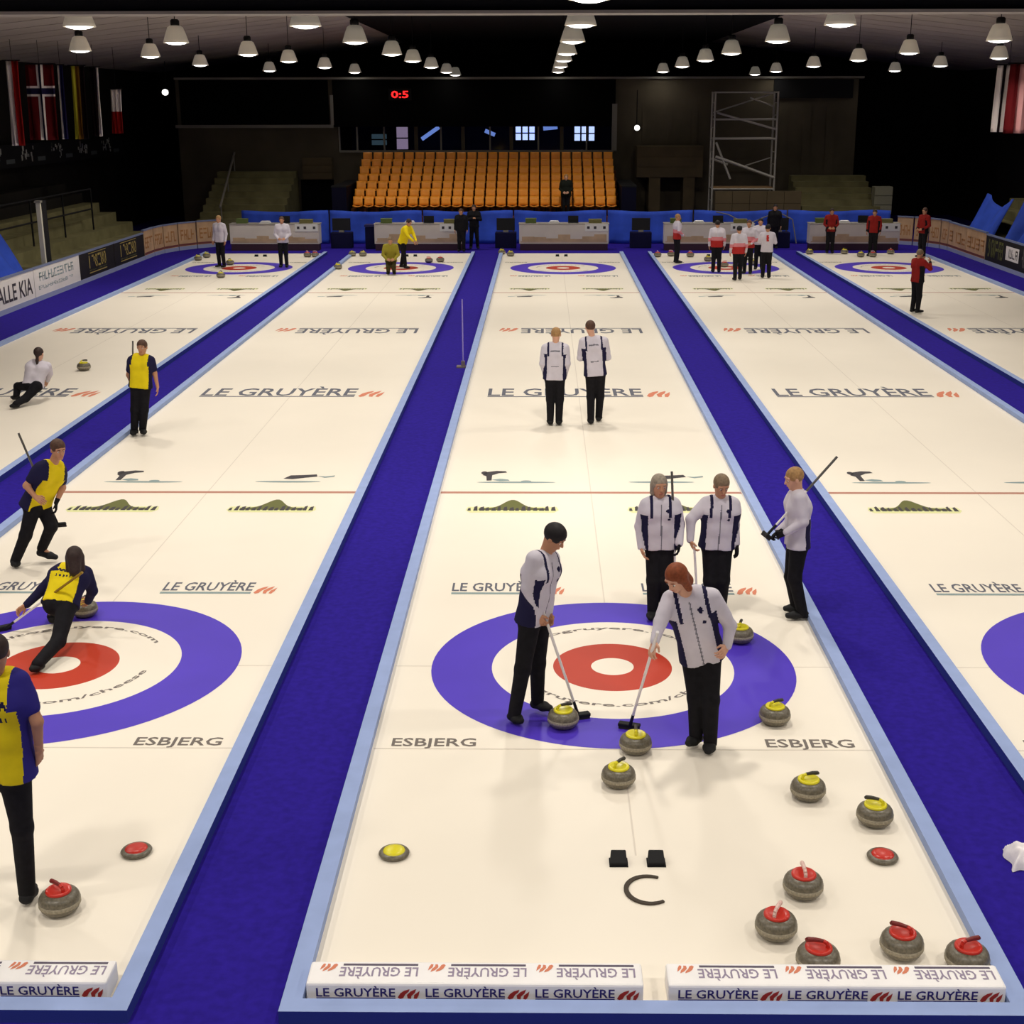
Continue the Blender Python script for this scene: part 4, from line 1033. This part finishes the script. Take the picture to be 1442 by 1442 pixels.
for pts_ in (((594, 196), (618, 179)), ((683, 184), (697, 190)), ((765, 181), (785, 179))):
    a, b = AY(*pts_[0], 53.), AY(*pts_[1], 53.)
    t = thing('strip_light', 'bluish strip light inside the room behind the windows', 'light', a, 'strip lights in the window room'); q = MB(); q.tube((0, 0, 0), tuple(b-a), .09, None, 8); q.build('tube', M('blue_strip', (150, 180, 255), .5, .2, emit=.7), t); q = MB(); q.tube((0, .1, .1), tuple(b-a+np.array([0, .1, .1])), .05, None, 6); q.build('housing', DARK, t)
GL = bpy.data.materials.new('window_glass'); GL.use_nodes = True; nt = GL.node_tree; nt.nodes.clear()
o_ = nt.nodes.new('ShaderNodeOutputMaterial'); tr_ = nt.nodes.new('ShaderNodeBsdfTransparent'); gl_ = nt.nodes.new('ShaderNodeBsdfGlossy'); mx = nt.nodes.new('ShaderNodeMixShader')
tr_.inputs[0].default_value = (.8, .85, .95, 1); gl_.inputs['Roughness'].default_value = .05; mx.inputs[0].default_value = .06
nt.links.new(tr_.outputs[0], mx.inputs[1]); nt.links.new(gl_.outputs[0], mx.inputs[2]); nt.links.new(mx.outputs[0], o_.inputs[0])
MUL = (478, 503, 541, 586, 621, 652, 690, 720, 758, 791, 826, 864)
for i in range(len(MUL)-1):
    a, b = AY(MUL[i], 200, WY)[0], AY(MUL[i+1], 200, WY)[0]
    wn = bpy.data.objects.new('window_%d' % (i+20), None); COL.objects.link(wn); wn.location = (a, WY+.1, zw0); wn['kind'] = 'structure'
    q = MB(); q.box((.05, 0, .05), (b-a-.05, .012, zw1-zw0)); q.build('pane', GL, wn)
    wd = .16 if i in (3, 5, 7, 9) else .07
    q = MB(); q.box((-wd/2, -.1, 0), (wd/2, .06, zw1-zw0)); q.build('mullion', WALLB if wd > .1 else STEEL, wn)
    q = MB(); q.box((0, -.14, -.04), (b-a, .08, .05)); q.build('sill', STEEL, wn)
# clock
c_ = AY(563, 133, WY-.2); t = thing('digital_clock', 'red digital clock on the black fascia above the windows', 'clock', c_)
q = MB(); q.box((-.5, 0, -.25), (.5, .08, .25)); q.build('housing', DARK, t)
q = MB(); text_on(q, '0:5', lambda u, v: (-.38+.76*u, -.006, -.15+.3*v), 0); q.build('digits', M('red_led', (255, 30, 30), .5, .2, emit=3.0), t)
# wall units, shutters and small lights
def unit(rect, dep, label, m, cat='cabinet', name='wall_unit', Y=WY-.05, feet=None):
    lo, hi = wbox(*rect, dep, Y); c = ((lo[0]+hi[0])/2, lo[1], lo[2]); t = thing(name, label, cat, c)
    w_, h_, d_ = (hi[0]-lo[0])/2, hi[2]-lo[2], hi[1]-lo[1]
    q = MB(); q.box((-w_, .03, 0), (w_, d_, h_)); q.build('body', m, t)
    for i in range(3):
        q = MB(); q.box((-w_, 0, h_*i/3+.02), (w_, .035, h_*(i+1)/3-.02)); q.build('slat', m, t)
    if feet:
        for sx in feet:
            q = MB(); q.box((w_*sx-.25, .05, -lo[2]), (w_*sx+.25, d_, 0)); q.build('leg', m, t)
    return t
TAN = M('tan_panel', (92, 80, 60), .85, .15, (1.2, .12))
unit((895, 205, 985, 248), 1.2, 'brown slatted kiosk on two legs beside the scaffold tower', TAN, 'kiosk', 'kiosk', feet=(-.45, .6))
unit((428, 222, 470, 252), .5, 'brown slatted shutter above a dark doorway', TAN, 'shutter', 'shutter')
q = MB(); lo, hi = wbox(424, 253, 472, 296, .1); q.box(lo, hi); q.build('doorway', M('doorway_shade', (10, 10, 14), .9, .05), we)  # flat dark slab stands in for the shade in the opening
unit((1228, 262, 1250, 300), .6, 'pale grey cupboard standing below the end wall', M('pale_cupboard', (132, 130, 112), .8, .2), 'cupboard', 'cupboard', 47.)
for x, y, Y_, r_, lab in ((897, 180, WY-.2, .12, 'small white spotlight on the wall above the kiosk'), (233, 130, 49.5, .13, 'small white spotlight high beside the black panel')):
    p = AY(x, y, Y_); t = thing('spotlight', lab, 'light', p); q = MB(); q.tube((0, 0, 0), (0, -.1, 0), r_, None, 14); q.build('lens', M('spot_lens', (255, 255, 245), .4, .3, emit=2.5), t)
    q = MB(); q.tube((0, .25, 0), (0, .0, 0), r_*1.1, r_*1.2, 14); q.build('housing', DARK, t); q = MB(); q.tube((0, .2, 0), (0, .2, 1.6), .02, None, 6); q.build('bracket', DARK, t)
# concrete end steps either side of the seat stand
def steps(x0, x1, ya, yb, z0, z1, n, label, m=CONC, axis='y'):
    t = stage('floor_steps', (x0, ya, -.02))
    for i in range(n):
        q = MB()
        if axis == 'y': q.box((0, (yb-ya)*i/n, 0), (x1-x0, yb-ya, z0+(z1-z0)*(i+1)/n) if i == n-1 else (x1-x0, (yb-ya)*(i+1)/n, z0+(z1-z0)*(i+1)/n))
        else:
            w_ = (x1-x0)/n; q.box((w_*i, 0, 0), (w_*(i+1), yb-ya, z0+(z1-z0)*((i+1) if z1 > z0 else (i+1))/n))
        q.build('step', m, t)
    return t
steps(-15.2, -11.7, 45., 49.8, .6, 2.6, 8, 'concrete steps behind the end drape beside the shutter')
steps(10.3, 13.6, 45., 49.8, .6, 2.4, 8, 'concrete steps behind the end drape beside the scaffold tower')
t = stage('wall_block', (6.5, 45.4, -.02))
for i in range(5):
    for j in range(4): q = MB(); q.box((i*.72+.008, 0, j*.49), (i*.72+.712, .5, j*.49+.48)); q.build('block', TAN, t)
for k_, (x, y) in enumerate(((310, 205), (338, 205), (356, 228), (392, 225))):
    pass
t = thing('handrail', 'grey sloping handrail beside the concrete end steps', 'handrail', (*AY(318, 290, 45.)[:2], 0))
a_, b_ = AY(310, 292, 45.)-np.array(t.location), AY(330, 215, 50.)-np.array(t.location)
q = MB(); q.tube(a_, b_, .05, None, 8); q.build('rail', STEEL, t)
for f in (0.05, .5, .95): p = a_+(b_-a_)*f; q = MB(); q.tube((p[0], p[1], .0), tuple(p), .03, None, 6); q.build('post', STEEL, t)

# ------------------------------------------------------------------ scaffold tower
TW = M('scaffold_alu', (176, 172, 164), .45, .4, metal=.3)
TX0, TX1, TYf, TYb = 6.50, 9.12, 46.6, 47.6
t = thing('scaffold_tower', 'tall aluminium scaffold tower with diagonal braces behind the end drape', 'scaffold', (TX0, TYf, -.02))
W_ = TX1-TX0
for x in (0, W_):
    for y in (0, TYb-TYf): q = MB(); q.tube((x, y, 0), (x, y, 5.95), .045, None, 8); q.build('upright', TW, t)
for z in (1.98, 4.05, 4.83, 5.92):
    for y in (0, TYb-TYf): q = MB(); q.tube((0, y, z), (W_, y, z), .04 if z < 5 else .03, None, 8); q.build('ledger', TW, t)
for z in np.arange(.5, 5.9, .5):
    for x in (0, W_): q = MB(); q.tube((x, 0, z), (x, TYb-TYf, z), .02, None, 6); q.build('rung', TW, t)
for a, b, r_ in (((.1, 0, 3.32), (W_, 0, 2.45), .06), ((.1, 0, 5.1), (W_, 0, 4.42), .045), ((.05, 1, 5.1), (W_, 1, 5.9), .03), ((.1, 0, 3.9), (.75, 0, 2.4), .05), ((1.5, 1, 2.9), (W_, 1, 3.25), .025), ((1.6, 1, 5.7), (W_, 1, 5.35), .03), ((.05, 1, 3.2), (.75, 1, 2.95), .05)):
    q = MB(); q.tube(a, b, r_, None, 8); q.build('brace', TW, t)
q = MB(); q.box((.05, .05, 2.0), (W_-.05, .95, 2.06)); q.build('deck', M('deck_ply', (150, 120, 84), .8, .2), t)
t = thing('cable', 'pale cable looped over the blue drape below the scaffold tower', 'cable', (6.3, 43.33, 0))
q = MB(); q.path([(0, 0, 1.25), (.5, 0, 1.15), (1.0, 0, .9), (1.5, 0, .85), (2.1, 0, 1.1), (2.6, 0, 1.2), (3.1, 0, .95), (3.3, 0, .0)], .025, 6); q.build('cable_run', STEEL, t)
t['label'] = 'pale cable looped in front of the blue drape below the scaffold tower'

# ------------------------------------------------------------------ side stands, covers, post
for sg, lab in ((-1, 'stepped concrete side terrace behind the white and black boards'), (1, 'stepped concrete side terrace behind the blue covers')):
    t = stage('floor_terrace', (0, 0, -.02))
    for i in range(6):
        xa_, xb_ = sorted((sg*(16.1+.62*i), sg*(16.1+.62*(i+1)+.02))); q = MB(); q.box((xa_, 10, 0), (xb_, 43.0 if sg > 0 else 41., .75+.36*i)); q.build('step', CONC if i < 4 else WALLD, t)
def cover(x, ya, yb, z0, z1, label):
    drape((x, ya), (x, yb), z0, z1, label, DRAPE, .13, .75*(-1 if x > 0 else 1), .55, name='cover', swag=.4)
cover(-15.95, 22.0, 27.7, .55, 2.05, 'blue tarpaulin draped over the terrace rail beside the white post')
cover(15.75, 38.0, 41.3, .55, 2.1, 'blue tarpaulin on the terrace near the rounded corner')
cover(15.75, 31.0, 37.0, .55, 2.2, 'blue tarpaulin on the terrace above the black striped board')
p0 = np.array([-15.62, 28.1]); t = thing('post', 'white square post standing behind the side boards', 'post', (*p0, -.02))
q = MB(); q.box((-.06, -.06, 0), (.06, .06, 2.7)); q.build('shaft', M('white_post', (190, 186, 172), .7, .2), t); q = MB(); q.box((-.09, -.09, 2.7), (.09, .09, 2.76)); q.build('cap', STEEL, t); q = MB(); q.box((-.12, .12, 0), (.05, .5, 2.75)); q.build('dark_strip', DARK, t)
t = thing('guard_rail', 'dark guard rail on the side terrace behind the white post', 'rail', (-16.95, 22, .36))
for i in range(6): q = MB(); q.tube((0, i*3., .76), (0, i*3., 2.2), .03, None, 6); q.build('post', DARK, t)
for z in (1.5, 2.2): q = MB(); q.tube((0, 0, z), (0, 15., z), .03, None, 6); q.build('rail', DARK, t)
t = thing('dark_banner', 'dark band with pale scrawled marks below the hanging flags', 'banner', (-19.6, 24, 3.3))
q = MB(); q.box((0, 0, 0), (.05, 26, .8)); q.build('band', DARK, t)
q = MB(); r = random.Random(3)
for g in range(8):
    for i in range(14):
        y = 1.2+3.1*g+r.random()*1.3; z = .15+.5*r.random(); q.box((.05, y, z), (.056, y+.05+.1*r.random(), z+.05+.2*r.random()*.8), 0)
    q.box((.05, 2.9+3.1*g, .15), (.056, 3.7+3.1*g, .3), 1)
o_ = q.build('marks', [M('mark_white', (170, 172, 168), .8, .1), M('mark_grey', (84, 90, 92), .8, .1)], t); o_['kind'] = 'stuff'
p = AY(741, 190, 49.)

# ------------------------------------------------------------------ hanging flags
FL = {k: M('flag_'+k, c, .85, .1) for k, c in dict(white=(244, 234, 230), red=(150, 22, 20), maroon=(92, 18, 22), blue=(24, 22, 74), yellow=(204, 196, 60), ochre=(122, 84, 24), dark=(28, 14, 18), pink=(206, 150, 150), cross=(30, 26, 60)).items()}
def flag(x0, x1, yt, yb, Y, label, cols, cross=False, horiz=False):
    """cols: list of (share, colour) across the cloth"""
    a, b = AY(x0, yt, Y), AY(x1, yb, Y); W_, H_ = b[0]-a[0], a[2]-b[2]
    t = thing('flag', label, 'flag', (a[0], Y, b[2]), 'national flags hanging over the terraces')
    keys = list(dict.fromkeys(c for _, c in cols)); edges = np.cumsum([0.]+[s_ for s_, _ in cols]); edges = edges/edges[-1]
    q = MB(); nu, nv = 16, 14
    us = sorted(set(list(np.linspace(0, 1, nu+1))+list(edges))); vs_ = np.linspace(0, 1, nv+1) if not horiz else sorted(set(list(np.linspace(0, 1, nv+1))+list(edges)))
    if horiz: us = np.linspace(0, 1, nu+1)
    if cross: us = sorted(set(list(us)+[.38, .43, .57, .62])); vs_ = sorted(set(list(vs_)+[.58, .61, .69, .72]))
    nu, nv = len(us)-1, len(vs_)-1; vv = []
    for u in us:
        for v in vs_: vv.append((W_*u-.1*(1-v)*.5, .10*math.sin(u*17+v*1.5)*(1-.5*v)+.05*math.sin(u*31), H_*v))
    for i in range(nu):
        for j in range(nv):
            um, vm = (us[i]+us[i+1])/2, (vs_[j]+vs_[j+1])/2
            k = int(np.searchsorted(edges, (1-vm) if horiz else um))-1; m = keys.index(cols[max(0, min(len(cols)-1, k))][1])
            if cross:
                if .43 < um < .57 or .61 < vm < .69: m = len(keys)
                elif .38 < um < .62 or .58 < vm < .72: m = len(keys)+1
            f = [(i*(nv+1)+j), ((i+1)*(nv+1)+j), ((i+1)*(nv+1)+j+1), (i*(nv+1)+j+1)]
            q.f.append(tuple(f)); q.m.append(m); q.sm.append(True)
    q.v = vv
    o = q.build('cloth', [FL[k] for k in keys]+[FL['cross'], FL['white']], t); sd = o.modifiers.new('thick', 'SOLIDIFY'); sd.thickness = .01
    q = MB(); q.tube((-.1, 0, H_+.02), (W_+.05, 0, H_+.02), .02, None, 6); q.build('pole', DARK, t)
    q = MB(); q.tube((W_*.5, 0, H_+.02), (W_*.5, 0, 7.7-b[2]), .008, None, 5); q.build('cord', DARK, t)
flag(7, 38, 86, 205, 30., 'hanging flag with white and bright red vertical halves', [(.5, 'white'), (.5, 'red')])
flag(34, 86, 91, 197, 31.4, 'hanging dark red flag with a blue and white cross', [(1, 'maroon')], cross=True)
flag(80, 98, 92, 196, 32.8, 'hanging flag with white and navy vertical stripes', [(.4, 'white'), (.6, 'blue')])
flag(99, 128, 93, 196, 34.2, 'hanging flag with yellow, ochre and brown vertical stripes', [(.32, 'yellow'), (.3, 'ochre'), (.38, 'dark')])
flag(124, 147, 95, 192, 35.6, 'hanging dark maroon flag with one white edge', [(.72, 'dark'), (.28, 'white')])
flag(155, 176, 126, 188, 38., 'small hanging flag, white above red', [(.5, 'white'), (.5, 'red')], horiz=True)
flag(1406, 1428, 92, 186, 34.5, 'hanging flag with narrow white and dark vertical stripes', [(.25, 'white'), (.15, 'dark'), (.2, 'white'), (.1, 'dark'), (.3, 'white')])
flag(1424, 1452, 90, 188, 33., 'hanging flag with maroon and pale pink vertical halves', [(.35, 'maroon'), (.65, 'pink')])

# ------------------------------------------------------------------ people at the far end
def stand_pose(foot, h, yaw, arms='down', lean=0., step=.0, crouch=0., z0=0., wide=.1):
    a = math.radians(yaw); fv = np.array([math.sin(a), math.cos(a), 0]); rv = np.array([math.cos(a), -math.sin(a), 0]); o = np.array([foot[0], foot[1], z0]); Z = np.array([0, 0, 1.])
    k = h/1.75
    def Q(r, f, z): return o+(rv*r+fv*f)*k+Z*z*k
    hz = .92-crouch*.55; J = {}
    J['pel'] = Q(0, -.02-.2*crouch, hz+.02); l = math.radians(lean); sp_ = lambda d: J['pel']+(Z*math.cos(l)+fv*math.sin(l))*d*k
    J['neck'] = sp_(.54); J['head'] = sp_(.54)+(Z*math.cos(l*.7)+fv*math.sin(l*.7))*.155*k+fv*.02
    for s_, sg in (('L', -1), ('R', 1)):
        J['sh'+s_] = sp_(.49)+rv*sg*.185*k
        J['hip'+s_] = J['pel']+rv*sg*.085*k-Z*.05*k
        fo = sg*step
        J['an'+s_] = Q(sg*wide, fo-.03, .08/k); J['kn'+s_] = (J['hip'+s_]+J['an'+s_])/2+fv*(.03+.33*crouch)*k
        J['toe'+s_] = Q(sg*(wide+.02), fo+.15, .035/k)
        sh = J['sh'+s_]
        if arms == 'down': el, wr, ha = sh+rv*sg*.06*k-Z*.28*k-fv*.03, sh+rv*sg*.07*k-Z*.52*k+fv*.05, sh+rv*sg*.07*k-Z*.62*k+fv*.08
        elif arms == 'front': el, wr, ha = sh+rv*sg*.07*k-Z*.28*k, sh-rv*sg*.06*k-Z*.42*k+fv*.2*k, sh-rv*sg*.13*k-Z*.43*k+fv*.27*k
        elif arms == 'cross': el, wr, ha = sh+rv*sg*.08*k-Z*.26*k+fv*.05, sh-rv*sg*.12*k-Z*.2*k+fv*.22*k, sh-rv*sg*.21*k-Z*.18*k+fv*.21*k
        elif arms == 'up': el, wr, ha = sh+rv*sg*.14*k-Z*.18*k+fv*.12*k, sh-rv*sg*.02*k-Z*.02*k+fv*.26*k, sh-rv*sg*.06*k+Z*.06*k+fv*.28*k
        elif arms == 'sweep': el, wr, ha = sh-Z*.24*k+fv*.14*k, sh-rv*sg*.1*k-Z*.42*k+fv*.3*k, sh-rv*sg*.12*k-Z*.5*k+fv*.36*k
        J['el'+s_], J['wr'+s_], J['ha'+s_] = el, wr, ha
    if z0: J['ground'] = np.array([0, 0, z0])
    return J
FARP = (
  (312, 377, 1.78, 205, 'down', ST_WPLAIN, ('short', 'fair'), 'person in plain white shirt with back turned in the far rings', {}),
  (400, 377, 1.74, 178, 'front', ST_WPLAIN, ('short', 'brown'), 'person in white shirt facing along the sheet, hands joined in front, far rings', {}),
  (569, 378, 1.74, 120, 'sweep', ST_YPLAIN, ('short', 'dark'), 'person in bright yellow shirt bending forward in the far rings', dict(lean=24, step=.16)),
  (551, 387, 1.72, 175, 'front', dict(jacket=[M('olive_shirt', (150, 140, 50), .85, .1)], zone=z_plain, leg=M('olive_trousers', (62, 56, 30), .85, .1)), ('short', 'ash'), 'person in olive yellow crouching low in the far rings', dict(crouch=.8, lean=22)),
  (953, 371, 1.72, 80, 'front', ST_REDWHITE, ('short', 'fair'), 'person in white and red shirt standing sideways apart from the group', {}),
  (1008, 384, 1.72, 5, 'down', ST_REDWHITE, ('short', 'black'), 'person in white and red shirt with back turned, beside a stone', {}),
  (1038, 395, 1.72, -5, 'down', ST_REDWHITE, ('short', 'black'), 'person in white and red shirt with back turned, standing foremost in the group', dict(step=.08)),
  (1052, 386, 1.76, 200, 'front', ST_REDWHITE, ('short', 'brown'), 'person in white and red shirt facing the others, in the middle of the group', {}),
  (1068, 380, 1.72, 190, 'front', ST_WPLAIN, ('short', 'black'), 'person in white shirt half hidden behind a team mate in white', {}),
  (1078, 392, 1.72, 8, 'cross', dict(jacket=[CLOTH_WHITE, CLOTH_RED], zone=lambda lat, t, f, slv, dd, dw, C: ((~slv) & (f < 0) & (np.abs(lat) < .04) & (t > .5) & (t < .9)).astype(int), leg=CLOTH_BLACK), ('short', 'black'), 'person in white shirt with a red back mark, at the edge of the group', {}),
  (1168, 357, 1.66, 185, 'front', ST_RED, ('short', 'dark'), 'person in dark red shirt standing near the end table, hands in front', {}),
  (1228, 359, 1.66, 200, 'down', ST_RED, ('short', 'dark'), 'person in dark red jacket standing beside two stones at the end', {}),
  (1297, 363, 1.80, 240, 'front', ST_RED, ('short', 'brown'), 'person in dark red and black jacket standing by the rounded corner', {}),
  (1289, 441, 1.70, 60, 'up', ST_RED, ('short', 'ash'), 'person in red jacket alone near the walkway, hand raised to the face', {}),
  (650, 355, 1.62, 185, 'down', ST_DARK, ('short', 'brown'), 'official in black standing at the end of a banner table', {}),
  (668, 350, 1.70, 175, 'cross', ST_DARK, ('short', 'dark'), 'official in a heavy black coat with folded arms at the walkway end', dict(wide=.14)),
  (1089, 349, 1.70, 190, 'down', ST_DARK, ('short', 'black'), 'official in black standing at the walkway end behind the group', {}),
)
for x, y, h, yaw, arms, st, hair, lab, kw in FARP:
    g = G(x, y); g[1] = min(g[1], 41.2)
    if g[1] > 41.1: g = np.array([AY(x, y, 41.1)[0], 41.1, 0])
    p = stand_pose(g, h, yaw, arms, **kw)
    make_person(p, lab, st, hair, (yaw, 8+kw.get('lean', 0)*.6), SKIN2, fine=1.9, width=1.0, features=False)
p = stand_pose(AY(797, 290, 44.42), 1.68, 182, 'front', z0=1.0)
make_person(p, 'person in dark coat standing on the orange seat stand', dict(jacket=[M('dark_green_coat', (30, 34, 28), .85, .1)], zone=z_plain, leg=CLOTH_BLACK), ('short', 'fair'), (182, 8), SKIN, fine=1.9, width=1.1, features=False)

# ------------------------------------------------------------------ slim pole clamped to a bumper
g = G(656, 512, .06); tp = AY(657, 420, g[1])
t = thing('slim_pole', 'slim pale pole standing on the blue walkway against the bumper', 'pole', (g[0]-.06, g[1], -.02))
q = MB(); q.tube((0, 0, .02), (0, 0, tp[2]), .014, None, 8); q.build('rod', M('pale_violet_rod', (150, 138, 210), .5, .3), t)
q = MB(); q.box((-.14, -.1, 0), (.05, .1, .03)); q.box((-.04, -.04, .03), (.04, .04, .14)); q.build('clamp_foot', M('clamp_grey', (124, 112, 110), .6, .3), t)
